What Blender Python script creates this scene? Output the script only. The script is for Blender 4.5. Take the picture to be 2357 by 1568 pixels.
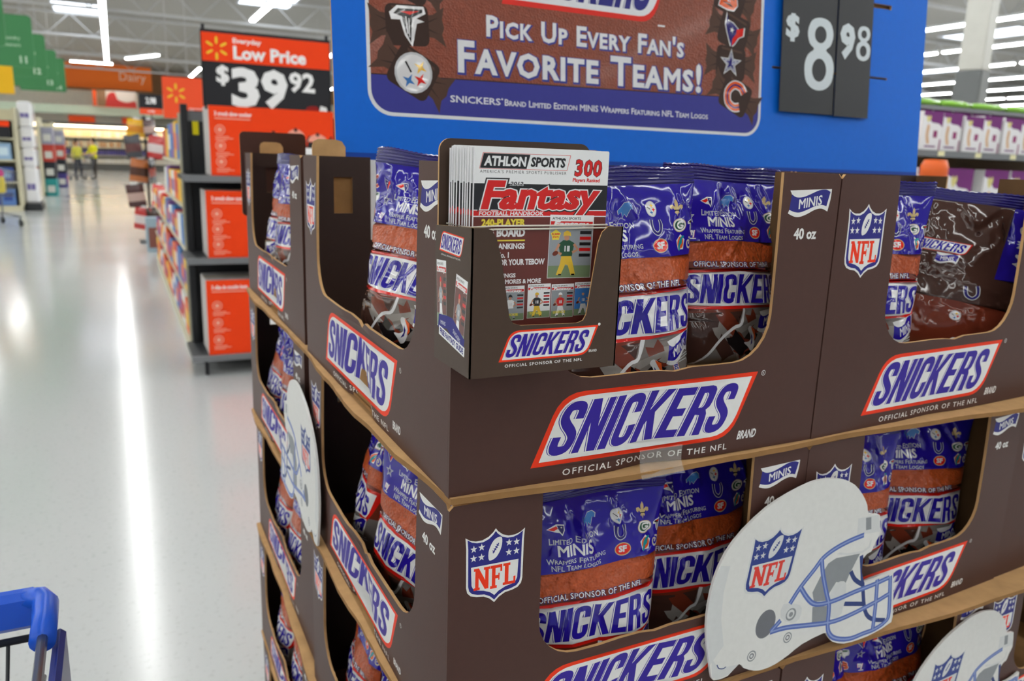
import bpy, math, random
import numpy as np
from mathutils import Vector, Matrix, Euler
from mathutils.geometry import delaunay_2d_cdt

random.seed(7)
SC = bpy.context.scene
for _o in list(bpy.data.objects):
    bpy.data.objects.remove(_o)
COL = SC.collection
PI = math.pi

# ------------------------------------------------------------------ camera
EYE = 1.5
cam_d = bpy.data.cameras.new('camera')
cam = bpy.data.objects.new('camera', cam_d)
COL.objects.link(cam)
SC.camera = cam
cam_d.sensor_fit = 'HORIZONTAL'
cam_d.sensor_width = 23.5
cam_d.lens = 1830.0 / 2357.0 * 23.5
cam_d.clip_start = 0.02
cam_d.clip_end = 300
_r = Vector((0.89859202, -0.43753182, 0.03314049))
_u = Vector((0.0677233, 0.21291783, 0.97472024))
_f = Vector((0.43352732, 0.87363145, -0.22095736))
cm = Matrix((( _r.x, _u.x, -_f.x, 0.0), (_r.y, _u.y, -_f.y, 0.0), (_r.z, _u.z, -_f.z, EYE), (0, 0, 0, 1)))
cam.matrix_world = cm
cam_d.dof.use_dof = True
cam_d.dof.focus_distance = 0.66
cam_d.dof.aperture_fstop = 5.6

# ------------------------------------------------------------------ world, exposure
W = bpy.data.worlds.new('store_air')
SC.world = W
W.use_nodes = True
W.node_tree.nodes['Background'].inputs[0].default_value = (0.95, 0.98, 1.0, 1)
W.node_tree.nodes['Background'].inputs[1].default_value = 0.30
SC.view_settings.view_transform = 'Standard'
SC.view_settings.look = 'None'
SC.view_settings.exposure = 0.0
SC.view_settings.gamma = 1.0
SC.view_settings.use_curve_mapping = False
SC.cycles.use_light_tree = False
SC.cycles.use_adaptive_sampling = True
SC.cycles.adaptive_threshold = 0.025
SC.cycles.max_bounces = 6
SC.cycles.diffuse_bounces = 3
SC.cycles.glossy_bounces = 3
TUBE_POWER = 21.0          # radiance of the fluorescent strips of the hall
SKYLIGHT_POWER = 3.0

# ------------------------------------------------------------------ materials
def lin(c):
    return tuple(((v / 255.0) / 12.92 if v / 255.0 <= 0.04045 else ((v / 255.0 + 0.055) / 1.055) ** 2.4) for v in c)

MATS = {}
FIN = {  # roughness, specular level, coat, noise amount, bump strength, bump scale
    'card': (0.48, 0.25, 0.0, 0.06, 0.05, 900.0),
    'kraft': (0.8, 0.2, 0.0, 0.25, 0.2, 260.0),
    'film': (0.09, 0.48, 0.15, 0.06, 0.30, 24.0),
    'leather': (0.32, 0.4, 0.1, 0.30, 0.9, 330.0),
    'paper': (0.32, 0.5, 0.0, 0.03, 0.0, 200.0),
    'sign': (0.45, 0.2, 0.0, 0.05, 0.04, 600.0),
    'paint': (0.45, 0.4, 0.0, 0.06, 0.02, 60.0),
    'plastic': (0.3, 0.32, 0.0, 0.04, 0.0, 60.0),
    'metal': (0.3, 0.5, 0.0, 0.05, 0.0, 60.0),
    'cloth': (0.85, 0.2, 0.0, 0.12, 0.15, 400.0),
    'rough': (0.9, 0.2, 0.0, 0.15, 0.1, 40.0),
}
def mat(rgb, fin='card'):
    key = (tuple(rgb), fin)
    if key in MATS:
        return MATS[key]
    rough, spec, coat, namt, bump, bscale = FIN[fin]
    m = bpy.data.materials.new('%s_%02x%02x%02x' % (fin, *[int(v) for v in rgb]))
    m.use_nodes = True
    nt = m.node_tree
    b = nt.nodes['Principled BSDF']
    b.inputs['Roughness'].default_value = rough
    b.inputs['Specular IOR Level'].default_value = spec
    b.inputs['Coat Weight'].default_value = coat
    b.inputs['Coat Roughness'].default_value = 0.08
    if fin == 'metal':
        b.inputs['Metallic'].default_value = 0.9
    tc = nt.nodes.new('ShaderNodeTexCoord')
    no = nt.nodes.new('ShaderNodeTexNoise')
    no.inputs['Scale'].default_value = bscale * 0.15 if fin not in ('leather',) else bscale * 0.3
    no.inputs['Detail'].default_value = 3
    nt.links.new(tc.outputs['Object'], no.inputs['Vector'])
    mx = nt.nodes.new('ShaderNodeMix')
    mx.data_type = 'RGBA'
    c = lin(rgb)
    mx.inputs['A'].default_value = (*[v * (1 - namt) for v in c], 1)
    mx.inputs['B'].default_value = (*[min(1, v * (1 + namt)) for v in c], 1)
    nt.links.new(no.outputs['Fac'], mx.inputs['Factor'])
    nt.links.new(mx.outputs['Result'], b.inputs['Base Color'])
    if bump > 0:
        bp = nt.nodes.new('ShaderNodeBump')
        bp.inputs['Strength'].default_value = bump
        bp.inputs['Distance'].default_value = 0.001
        if fin == 'leather':
            tx = nt.nodes.new('ShaderNodeTexVoronoi')
            tx.inputs['Scale'].default_value = bscale
            out = tx.outputs['Distance']
        else:
            tx = nt.nodes.new('ShaderNodeTexNoise')
            tx.inputs['Scale'].default_value = bscale
            if fin == 'film':      # crinkled wrapping film
                tx.inputs['Detail'].default_value = 1.0
                tx.inputs['Distortion'].default_value = 0.8
                bp.inputs['Distance'].default_value = 0.006
            out = tx.outputs['Fac']
        nt.links.new(tc.outputs['Object'], tx.inputs['Vector'])
        nt.links.new(out, bp.inputs['Height'])
        nt.links.new(bp.outputs['Normal'], b.inputs['Normal'])
    MATS[key] = m
    return m

def emit(name, rgb, power):
    m = bpy.data.materials.new(name)
    m.use_nodes = True
    nt = m.node_tree
    b = nt.nodes['Principled BSDF']
    b.inputs['Base Color'].default_value = (*lin(rgb), 1)
    b.inputs['Emission Color'].default_value = (*lin(rgb), 1)
    b.inputs['Emission Strength'].default_value = power
    return m

# palette of the print
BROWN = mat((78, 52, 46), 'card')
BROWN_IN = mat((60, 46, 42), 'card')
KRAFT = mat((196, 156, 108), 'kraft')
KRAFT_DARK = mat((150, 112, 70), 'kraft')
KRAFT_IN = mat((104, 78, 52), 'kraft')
P_WHITE = mat((232, 232, 230), 'card')
P_BLUE = mat((52, 32, 152), 'card')
P_NAVY = mat((44, 44, 130), 'card')
P_RED = mat((244, 58, 20), 'card')
F_WHITE = mat((226, 226, 228), 'film')
F_BLUE = mat((38, 24, 150), 'film')
F_DBLUE = mat((34, 26, 112), 'film')
F_RED = mat((222, 32, 24), 'film')
F_BROWN = mat((116, 50, 34), 'film')
F_DBROWN = mat((70, 46, 40), 'film')
F_LEATHER = mat((178, 78, 36), 'leather')
F_SILVER = mat((196, 198, 202), 'film')
F_GOLD = mat((205, 180, 130), 'film')
F_GREEN = mat((40, 84, 60), 'film')
F_TEAL = mat((30, 140, 150), 'film')
F_ORANGE = mat((226, 92, 40), 'film')
F_BLACK = mat((28, 24, 26), 'film')
F_SKY = mat((60, 120, 190), 'film')
F_CLEAR = mat((122, 114, 110), 'film')
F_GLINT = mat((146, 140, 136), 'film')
F_YELLOW = mat((240, 190, 40), 'film')

# ------------------------------------------------------------------ scene helpers
def link(o, parent=None):
    COL.objects.link(o)
    if parent is not None:
        o.parent = parent
    return o

def tag(o, label=None, cat=None, group=None, kind=None):
    if label: o['label'] = label
    if cat: o['category'] = cat
    if group: o['group'] = group
    if kind: o['kind'] = kind
    return o

def empty(name, loc, rot=(0, 0, 0), label=None, cat=None, group=None, kind=None, parent=None):
    o = bpy.data.objects.new(name, None)
    o.empty_display_size = 0.05
    link(o, parent)
    o.location = loc
    o.rotation_euler = rot
    return tag(o, label, cat, group, kind)

def mesh_obj(name, me, parent=None, loc=(0, 0, 0), rot=(0, 0, 0)):
    o = bpy.data.objects.new(name, me)
    link(o, parent)
    o.location = loc
    o.rotation_euler = rot
    return o

def copy_tree(o, parent=None):
    c = o.copy()
    COL.objects.link(c)
    if parent is not None:
        c.parent = parent
    for ch in list(o.children):
        copy_tree(ch, c)
    return c

class MB:
    """collects boxes, tubes, prisms into one mesh"""
    def __init__(s):
        s.v = []; s.f = []; s.m = []; s.mats = []; s.sm = []
    def mi(s, m):
        if m not in s.mats: s.mats.append(m)
        return s.mats.index(m)
    def add(s, vs, fs, m, smooth=False):
        k = len(s.v); i = s.mi(m)
        s.v += [tuple(v) for v in vs]
        for f in fs:
            s.f.append(tuple(k + a for a in f)); s.m.append(i); s.sm.append(smooth)
        return s
    def box(s, x0, y0, z0, x1, y1, z1, m, bev=0.0):
        if bev > 0:
            b = min(bev, (x1 - x0) * .45, (y1 - y0) * .45, (z1 - z0) * .45)
            c = Vector(((x0 + x1) / 2, (y0 + y1) / 2, (z0 + z1) / 2)); h = Vector(((x1 - x0) / 2, (y1 - y0) / 2, (z1 - z0) / 2))
            vs = []; idx = {}
            for sx in (-1, 1):
                for sy in (-1, 1):
                    for sz in (-1, 1):
                        for ax in range(3):
                            p = Vector((sx * (h.x - b), sy * (h.y - b), sz * (h.z - b)))
                            p[ax] = (sx, sy, sz)[ax] * h[ax]
                            idx[(sx, sy, sz, ax)] = len(vs); vs.append(c + p)
            fs = []
            for ax in range(3):
                o1, o2 = [(1, 2), (2, 0), (0, 1)][ax]
                for sg in (-1, 1):
                    q = []
                    for a, bb in ((-1, -1), (1, -1), (1, 1), (-1, 1)):
                        t = [0, 0, 0]; t[ax] = sg; t[o1] = a; t[o2] = bb
                        q.append(idx[(*t, ax)])
                    fs.append(q if sg > 0 else q[::-1])
                for a in (-1, 1):
                    for bb in (-1, 1):   # edge faces parallel to axis ax
                        t0 = [0, 0, 0]; t1 = [0, 0, 0]
                        t0[ax] = -1; t1[ax] = 1
                        t0[o1] = t1[o1] = a; t0[o2] = t1[o2] = bb
                        q = [idx[(*t0, o1)], idx[(*t1, o1)], idx[(*t1, o2)], idx[(*t0, o2)]]
                        fs.append(q if a * bb < 0 else q[::-1])
            for sx in (-1, 1):
                for sy in (-1, 1):
                    for sz in (-1, 1):
                        q = [idx[(sx, sy, sz, k)] for k in range(3)]
                        fs.append(q if sx * sy * sz > 0 else q[::-1])
            return s.add(vs, fs, m)
        vs = [(x0, y0, z0), (x1, y0, z0), (x1, y1, z0), (x0, y1, z0), (x0, y0, z1), (x1, y0, z1), (x1, y1, z1), (x0, y1, z1)]
        return s.add(vs, [(0, 3, 2, 1), (4, 5, 6, 7), (0, 1, 5, 4), (1, 2, 6, 5), (2, 3, 7, 6), (3, 0, 4, 7)], m)
    def tube(s, pts, r, m, n=8, closed=False, caps=True):
        pts = [Vector(p) for p in pts]; N = len(pts)
        rr = r if isinstance(r, (list, tuple)) else [r] * N
        vs = []; prev = None
        for i, p in enumerate(pts):
            a = pts[(i - 1) % N] if (i > 0 or closed) else p
            b = pts[(i + 1) % N] if (i < N - 1 or closed) else p
            t = (b - a).normalized()
            if prev is None:
                up = Vector((0, 0, 1)) if abs(t.z) < .9 else Vector((1, 0, 0))
                e1 = t.cross(up).normalized()
            else:
                e1 = (prev - t * prev.dot(t)).normalized()
            prev = e1
            e2 = t.cross(e1)
            for k in range(n):
                an = 2 * PI * k / n
                vs.append(p + (e1 * math.cos(an) + e2 * math.sin(an)) * rr[i])
        fs = []
        for i in range(N if closed else N - 1):
            j = (i + 1) % N
            for k in range(n):
                l = (k + 1) % n
                fs.append((i * n + k, i * n + l, j * n + l, j * n + k))
        if caps and not closed:
            fs.append(tuple(range(n - 1, -1, -1)))
            fs.append(tuple((N - 1) * n + k for k in range(n)))
        return s.add(vs, fs, m, True)
    def lathe(s, prof, m, n=16, c=(0, 0, 0)):
        vs = []; fs = []
        for (r, z) in prof:
            for k in range(n):
                a = 2 * PI * k / n
                vs.append((c[0] + r * math.cos(a), c[1] + r * math.sin(a), c[2] + z))
        for i in range(len(prof) - 1):
            for k in range(n):
                l = (k + 1) % n
                fs.append((i * n + k, i * n + l, (i + 1) * n + l, (i + 1) * n + k))
        return s.add(vs, fs, m, True)
    def mesh(s, name):
        me = bpy.data.meshes.new(name)
        me.from_pydata(s.v, [], s.f)
        for m in s.mats: me.materials.append(m)
        me.polygons.foreach_set('material_index', s.m)
        me.polygons.foreach_set('use_smooth', s.sm)
        me.update()
        return me
    def build(s, name, parent=None, loc=(0, 0, 0), rot=(0, 0, 0)):
        return mesh_obj(name, s.mesh(name), parent, loc, rot)

# ------------------------------------------------------------------ flat print: 2-D shapes cut into the surface they are printed on
def A(pts):
    return np.array(pts, dtype=float)

def xf(loops, sx=1, sy=None, dx=0, dy=0, shear=0, rot=0):
    sy = sx if sy is None else sy
    out = []
    c, s_ = math.cos(rot), math.sin(rot)
    for l in loops:
        l = np.asarray(l, float)
        x = l[:, 0] * sx + l[:, 1] * sy * shear
        y = l[:, 1] * sy
        out.append(np.stack([x * c - y * s_ + dx, x * s_ + y * c + dy], 1))
    return out

def bounds(loops):
    a = np.concatenate(loops)
    return a[:, 0].min(), a[:, 1].min(), a[:, 0].max(), a[:, 1].max()

def fit(loops, x0, y0, x1, y1):
    a, b, c, d = bounds(loops)
    sx = (x1 - x0) / (c - a); sy = (y1 - y0) / (d - b)
    return [np.stack([(l[:, 0] - a) * sx + x0, (l[:, 1] - b) * sy + y0], 1) for l in loops]

def ell(cx, cy, rx, ry, n=20, rot=0):
    t = np.linspace(0, 2 * PI, n, endpoint=False)
    return xf([np.stack([rx * np.cos(t), ry * np.sin(t)], 1)], 1, dx=cx, dy=cy, rot=rot)[0]

def rect(x0, y0, x1, y1):
    return A([(x0, y0), (x1, y0), (x1, y1), (x0, y1)])

def rrect(x0, y0, x1, y1, r, n=5):
    p = []
    for cx, cy, a0 in ((x1 - r, y1 - r, 0), (x0 + r, y1 - r, 90), (x0 + r, y0 + r, 180), (x1 - r, y0 + r, 270)):
        for k in range(n + 1):
            a = math.radians(a0 + 90 * k / n)
            p.append((cx + r * math.cos(a), cy + r * math.sin(a)))
    return A(p)

def smooth(pts, n=4, closed=False):
    p = [Vector((*q, 0)) if len(q) == 2 else Vector(q) for q in pts]; N = len(p); out = []
    rng = range(N if closed else N - 1)
    for i in rng:
        p0 = p[(i - 1) % N] if closed or i > 0 else p[i]
        p1 = p[i]; p2 = p[(i + 1) % N]
        p3 = p[(i + 2) % N] if closed or i + 2 < N else p2
        for k in range(n):
            t = k / n
            q = 0.5 * ((2 * p1) + (p2 - p0) * t + (2 * p0 - 5 * p1 + 4 * p2 - p3) * t * t + (3 * p1 - p0 - 3 * p2 + p3) * t ** 3)
            out.append((q.x, q.y))
    if not closed: out.append((p[-1].x, p[-1].y))
    return A(out)

def stroke(path, w):
    p = np.asarray(path, float); n = len(p)
    ww = np.broadcast_to(np.asarray(w, float), (n,))
    L = []; R = []
    for i in range(n):
        a = p[max(i - 1, 0)]; b = p[min(i + 1, n - 1)]
        t = b - a; t = t / (np.linalg.norm(t) + 1e-12)
        m = np.array([-t[1], t[0]])
        L.append(p[i] + m * ww[i] / 2); R.append(p[i] - m * ww[i] / 2)
    return A(L + R[::-1])

def star(cx, cy, r, rot=0, inner=0.4):
    return A([(cx + (r if k % 2 == 0 else r * inner) * math.sin(rot + k * PI / 5), cy + (r if k % 2 == 0 else r * inner) * math.cos(rot + k * PI / 5)) for k in range(10)])

def grow(l, d):
    """push a loop outwards (its inside is on the left)"""
    keep = [l[0]]
    for p in l[1:]:
        if np.linalg.norm(p - keep[-1]) > .008: keep.append(p)
    if len(keep) > 3 and np.linalg.norm(keep[0] - keep[-1]) < .008: keep.pop()
    l = A(keep)
    if d == 0 or len(l) < 3: return l
    a = l - np.roll(l, 1, 0); b = np.roll(l, -1, 0) - l
    a /= np.linalg.norm(a, axis=1)[:, None]; b /= np.linalg.norm(b, axis=1)[:, None]
    na = np.stack([a[:, 1], -a[:, 0]], 1); nb = np.stack([b[:, 1], -b[:, 0]], 1)
    m = na + nb
    q = np.maximum((m * m).sum(1) / 2, .5)
    return l + m / q[:, None] * d

_TX = {}
def text(s, size=1.0, bold=0.0, shear=0.0, caps=False, sx=1.0, space=1.0, res=2):
    """outline loops of a line of text; cap height is about 0.72 * size"""
    key = (s, bold, shear, caps, space, res)
    if key not in _TX:
        cu = bpy.data.curves.new('t', 'FONT')
        cu.body = s; cu.shear = shear; cu.space_character = space; cu.resolution_u = res
        if caps:
            cu.small_caps_scale = 0.76
            for i, ch in enumerate(s):
                cu.body_format[i].use_small_caps = ch.islower()
        ob = bpy.data.objects.new('t', cu)
        me = bpy.data.meshes.new_from_object(ob)
        cnt = {}
        for p in me.polygons:
            vs = list(p.vertices)
            if p.normal.z < 0: vs = vs[::-1]
            for i in range(len(vs)):
                e = (vs[i], vs[(i + 1) % len(vs)])
                k = (min(e), max(e))
                cnt[k] = None if k in cnt else e
        nxt = {}
        for e in cnt.values():
            if e is not None: nxt.setdefault(e[0], []).append(e[1])
        co = [v.co[:2] for v in me.vertices]
        loops = []
        while nxt:
            a = next(iter(nxt)); l = []; c = a
            while c in nxt:
                l.append(co[c]); n_ = nxt[c].pop()
                if not nxt[c]: del nxt[c]
                c = n_
            if len(l) >= 3: loops.append(grow(A(l), bold))
        bpy.data.objects.remove(ob); bpy.data.curves.remove(cu); bpy.data.meshes.remove(me)
        _TX[key] = loops
    return xf(_TX[key], size * sx, size)

def textbox(s, x0, y0, x1, y1, **k):
    return fit(text(s, **k), x0, y0, x1, y1)

def text_at(s, x, y, size, align='c', **k):
    l = text(s, size, **k)
    a, b, c, d = bounds(l)
    ox = {'c': -(a + c) / 2, 'l': -a, 'r': -c}[align]
    return xf(l, 1, dx=x + ox, dy=y)

class Art:
    def __init__(s): s.layers = []
    def add(s, m, *loops):
        """one shape, even-odd"""
        L = []
        for l in loops:
            if isinstance(l, list): L += l
            else: L.append(l)
        s.layers.append((m, L))
        return s
    def letters(s, m, loops):
        for g in glyphs(loops): s.layers.append((m, g))
        return s
    def each(s, m, shapes):
        for l in shapes: s.layers.append((m, [l]))
        return s
    def merge(s, other, sx=1, sy=None, dx=0, dy=0, shear=0, rot=0):
        for m, L in other.layers: s.layers.append((m, xf(L, sx, sy, dx, dy, shear, rot)))
        return s

def glyphs(loops):
    """groups an outline into single letters: each outer loop with its holes"""
    def area(l): return float(np.sum(l[:, 0] * np.roll(l[:, 1], -1) - np.roll(l[:, 0], -1) * l[:, 1]))
    outer = [[l] for l in loops if area(l) > 0]
    for h in loops:
        if area(h) <= 0:
            best = [g for g in outer if inside(h[:1], [g[0]])[0]]
            if best: min(best, key=lambda g: area(g[0])).append(h)
    return outer

def inside(pts, loops):
    seg = np.concatenate([np.stack([l, np.roll(l, -1, 0)], 1) for l in loops])
    lo = seg.min((0, 1)); hi = seg.max((0, 1))
    idx = np.nonzero((pts[:, 0] > lo[0]) & (pts[:, 0] < hi[0]) & (pts[:, 1] > lo[1]) & (pts[:, 1] < hi[1]))[0]
    res = np.zeros(len(pts), bool)
    for s0 in range(0, len(idx), 4000):
        ii = idx[s0:s0 + 4000]
        p = pts[ii]
        y0 = seg[None, :, 0, 1]; y1 = seg[None, :, 1, 1]; x0 = seg[None, :, 0, 0]; x1 = seg[None, :, 1, 0]
        py = p[:, 1:2]; px = p[:, 0:1]
        c = (y0 > py) != (y1 > py)
        with np.errstate(divide='ignore', invalid='ignore'):
            xi = x0 + (py - y0) / (y1 - y0) * (x1 - x0)
        res[ii] = ((c & (px < xi)).sum(1) % 2) == 1
    return res

def cut(outline, art, base, grid=0.0, gridy=None):
    """planar triangulation of OUTLINE (loops, even-odd) with every shape of ART cut in; returns points, triangles, material of each"""
    pts = []; edges = []; S = 10.0
    def put(l):
        k = len(pts); n = len(l)
        pts.extend((float(x) * S, float(y) * S) for x, y in l)
        edges.extend((k + i, k + (i + 1) % n) for i in range(n))
    for l in outline: put(l)
    a, b, c, d = bounds(outline)
    for m, L in art.layers:
        q = bounds(L)
        if q[2] < a or q[0] > c or q[3] < b or q[1] > d: continue
        for l in L: put(l)
    if grid > 0:
        gy = gridy or grid
        nx = max(1, int(round((c - a) / grid))); ny = max(1, int(round((d - b) / gy)))
        gx, gyy = np.meshgrid(a + (c - a) * (np.arange(nx) + .5) / nx, b + (d - b) * (np.arange(ny) + .5) / ny)
        gx = gx + (np.arange(ny) % 2)[:, None] * 0.25 * (c - a) / nx
        g = np.stack([gx.ravel(), gyy.ravel()], 1)
        g = g[inside(g, outline)]
        pts.extend((float(x) * S, float(y) * S) for x, y in g)
        for l in outline:    # points along the border
            pass
    r = delaunay_2d_cdt([Vector(p) for p in pts], edges, [], 0, 1e-6, False)
    V = np.array([v[:] for v in r[0]]) / S
    T = np.array([f for f in r[2] if len(f) == 3], int)
    cen = V[T].mean(1)
    e1 = V[T[:, 1]] - V[T[:, 0]]; e2 = V[T[:, 2]] - V[T[:, 0]]
    ar = e1[:, 0] * e2[:, 1] - e1[:, 1] * e2[:, 0]
    keep = inside(cen, outline) & (np.abs(ar) > 1e-12)
    T = T[keep]; cen = cen[keep]; ar = ar[keep]
    T[ar < 0] = T[ar < 0][:, ::-1]
    mats = [base]; tm = np.zeros(len(T), int)
    for m, L in art.layers:
        if m not in mats: mats.append(m)
        tm[inside(cen, L)] = mats.index(m)
    used = np.unique(T)
    rem = -np.ones(len(V), int); rem[used] = np.arange(len(used))
    return V[used], rem[T], tm, mats

def densify(loop, step):
    out = []
    n = len(loop)
    for i in range(n):
        p, q = loop[i], loop[(i + 1) % n]
        k = max(1, int(np.linalg.norm(q - p) / step))
        for j in range(k): out.append(p + (q - p) * j / k)
    return A(out)

def fmap_normals(f, a, b):
    e = 1e-4
    da = f(a + e, b, 0) - f(a - e, b, 0); db = f(a, b + e, 0) - f(a, b - e, 0)
    n = np.cross(da, db)
    return n / (np.linalg.norm(n, axis=1)[:, None] + 1e-15)

def sheet(name, c, f, thick, back, rim, rim_outer=None):
    """mesh of a printed sheet: c from cut(), f(a, b, depth) its shape, THICK through; BACK and RIM materials"""
    V, T, tm, mats = c
    mats = list(mats)
    a, b = V[:, 0], V[:, 1]
    P0 = f(a, b, 0.0); N0 = fmap_normals(f, a, b)
    verts = [P0]; norms = [N0]; faces = T.tolist(); mi = tm.tolist()
    if thick > 0:
        for m in (back, rim):
            if m not in mats: mats.append(m)
        P1 = f(a, b, thick)
        n0 = len(V)
        verts.append(P1); norms.append(-N0)
        faces += (T[:, ::-1] + n0).tolist(); mi += [mats.index(back)] * len(T)
        E = np.concatenate([T[:, [0, 1]], T[:, [1, 2]], T[:, [2, 0]]])
        key = np.sort(E, 1); u, inv, cnt = np.unique(key, axis=0, return_inverse=True, return_counts=True)
        be = E[cnt[inv.ravel()] == 1]
        k = 2 * n0
        q = np.concatenate([P0[be[:, 0]], P1[be[:, 0]], P1[be[:, 1]], P0[be[:, 1]]], 0)
        nb = len(be)
        fn = np.cross(P1[be[:, 0]] - P0[be[:, 0]], P0[be[:, 1]] - P0[be[:, 0]])
        fn /= np.linalg.norm(fn, axis=1)[:, None] + 1e-15
        verts.append(q); norms.append(np.concatenate([fn] * 4))
        i = np.arange(nb)
        faces += np.stack([k + i, k + nb + i, k + 2 * nb + i, k + 3 * nb + i], 1).tolist()
        if rim_outer is None:
            mi += [mats.index(rim)] * nb
        else:       # the folded outer edges carry the print colour
            if rim_outer[0] not in mats: mats.append(rim_outer[0])
            mid = (V[be[:, 0]] + V[be[:, 1]]) / 2
            out = (mid[:, 0] < 1e-4) | (mid[:, 0] > rim_outer[1] - 1e-4) | (mid[:, 1] < 1e-4)
            mi += np.where(out, mats.index(rim_outer[0]), mats.index(rim)).tolist()
    Vv = np.concatenate(verts); Nn = np.concatenate(norms)
    me = bpy.data.meshes.new(name)
    me.from_pydata(Vv.tolist(), [], faces)
    for m in mats: me.materials.append(m)
    me.polygons.foreach_set('material_index', mi)
    me.polygons.foreach_set('use_smooth', [True] * len(faces))
    me.update()
    me.normals_split_custom_set_from_vertices(Nn.tolist())
    return me

def plane_map(org, ax, ay, inn):
    """flat sheet: origin, right axis, up axis, inward axis"""
    o, x, y, n = (np.array(v, float) for v in (org, ax, ay, inn))
    def f(a, b, d):
        a = np.asarray(a); b = np.asarray(b)
        return o + a[:, None] * x + b[:, None] * y + (np.zeros_like(a) + d)[:, None] * n
    return f
XZ = plane_map((0, 0, 0), (1, 0, 0), (0, 0, 1), (0, 1, 0))

# ------------------------------------------------------------------ the hall
def floor_mat():
    m = bpy.data.materials.new('waxed_vinyl_floor'); m.use_nodes = True
    nt = m.node_tree; b = nt.nodes['Principled BSDF']
    tc = nt.nodes.new('ShaderNodeTexCoord')
    n1 = nt.nodes.new('ShaderNodeTexNoise'); n1.inputs['Scale'].default_value = 55; n1.inputs['Detail'].default_value = 4
    n2 = nt.nodes.new('ShaderNodeTexNoise'); n2.inputs['Scale'].default_value = 0.7; n2.inputs['Detail'].default_value = 3
    r = nt.nodes.new('ShaderNodeValToRGB')
    r.color_ramp.elements[0].position = .30; r.color_ramp.elements[0].color = (*lin((182, 185, 186)), 1)
    r.color_ramp.elements[1].position = .42; r.color_ramp.elements[1].color = (*lin((196, 199, 200)), 1)
    nt.links.new(tc.outputs['Object'], n1.inputs['Vector']); nt.links.new(tc.outputs['Object'], n2.inputs['Vector'])
    nt.links.new(n1.outputs['Fac'], r.inputs['Fac']); nt.links.new(r.outputs['Color'], b.inputs['Base Color'])
    mr = nt.nodes.new('ShaderNodeMapRange'); mr.inputs['To Min'].default_value = .10; mr.inputs['To Max'].default_value = .20
    nt.links.new(n2.outputs['Fac'], mr.inputs['Value']); nt.links.new(mr.outputs['Result'], b.inputs['Roughness'])
    b.inputs['Specular IOR Level'].default_value = .6
    return m
FLOOR = floor_mat()
def deck_mat():
    m = bpy.data.materials.new('grey_roof_deck'); m.use_nodes = True
    nt = m.node_tree; b = nt.nodes['Principled BSDF']; b.inputs['Roughness'].default_value = .6
    tc = nt.nodes.new('ShaderNodeTexCoord'); w = nt.nodes.new('ShaderNodeTexWave'); w.bands_direction = 'Y'; w.inputs['Scale'].default_value = 2.0
    nt.links.new(tc.outputs['Object'], w.inputs['Vector'])
    r = nt.nodes.new('ShaderNodeValToRGB'); r.color_ramp.elements[0].color = (*lin((160, 157, 150)), 1); r.color_ramp.elements[1].color = (*lin((184, 181, 174)), 1)
    nt.links.new(w.outputs['Fac'], r.inputs['Fac']); nt.links.new(r.outputs['Color'], b.inputs['Base Color'])
    bp = nt.nodes.new('ShaderNodeBump'); bp.inputs['Distance'].default_value = .05; nt.links.new(w.outputs['Fac'], bp.inputs['Height']); nt.links.new(bp.outputs['Normal'], b.inputs['Normal'])
    return m
DECK = deck_mat()
WALLC = mat((222, 218, 204), 'rough'); WALLD = mat((150, 116, 84), 'rough')
FX0, FX1, FY0, FY1, CEIL = -26.0, 62.0, -14.0, 62.0, 6.6
m = MB(); m.box(FX0, FY0, -.1, FX1, FY1, 0, FLOOR); tag(m.build('floor'), kind='structure')
m = MB(); m.box(FX0, FY0, CEIL, FX1, FY1, CEIL + .15, DECK); tag(m.build('ceiling'), kind='structure')
m = MB(); m.box(FX0, FY1, 0, FX1, FY1 + .3, 5.1, WALLC); m.box(FX0, FY1 + .001, 5.1, FX1, FY1 + .3, CEIL, WALLD); tag(m.build('wall_back'), kind='structure')
m = MB(); m.box(FX1, FY0, 0, FX1 + .3, FY1, CEIL, WALLC); tag(m.build('wall_right'), kind='structure')
m = MB(); m.box(FX0 - .3, FY0, 0, FX0, FY1, CEIL, WALLC); tag(m.build('wall_left'), kind='structure')
# steel joists across the hall
STEEL = mat((200, 200, 200), 'paint')
def joist(y):
    t = empty('roof_joist', (0, y, 0), kind='structure')
    x0, x1 = -14.0, 50.0
    m = MB(); m.box(x0, -.04, 5.66, x1, .04, 5.74, STEEL); m.build('bottom_chord', t)
    m = MB(); m.box(x0, -.04, 6.46, x1, .04, 6.54, STEEL); m.build('top_chord', t)
    p = []; n = int((x1 - x0) / .8)
    for k in range(n + 1): p.append((x0 + k * .8, 0, 5.72 if k % 2 else 6.48))
    m = MB(); m.tube(p, .028, STEEL, 6); m.build('web', t)
for k in range(6): joist(14.8 + k * 7.43)
# skylights in the deck
SKY = emit('skylight_glow', (236, 244, 255), SKYLIGHT_POWER)
FRAME = mat((200, 202, 206), 'paint')
def skylight(x, y, w, d):
    t = empty('ceiling_skylight', (x, y, CEIL), kind='structure')
    m = MB(); m.box(-w / 2, -d / 2, -.03, w / 2, d / 2, -.012, SKY); m.build('pane', t)
    for a in ((-w / 2 - .06, -d / 2 - .06, w / 2 + .06, -d / 2), (-w / 2 - .06, d / 2, w / 2 + .06, d / 2 + .06), (-w / 2 - .06, -d / 2, -w / 2, d / 2), (w / 2, -d / 2, w / 2 + .06, d / 2)):
        m = MB(); m.box(a[0], a[1], -.06, a[2], a[3], -.002, FRAME); m.build('frame', t)
for x, y in ((-.85, 36.3), (5.1, 29.6), (-8, 24), (13, 36), (13, 20), (21, 28), (29, 20), (29, 36), (37, 28), (5.1, 12), (-8, 10), (21, 10)):
    skylight(x, y, 1.7, 3.0)
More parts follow.
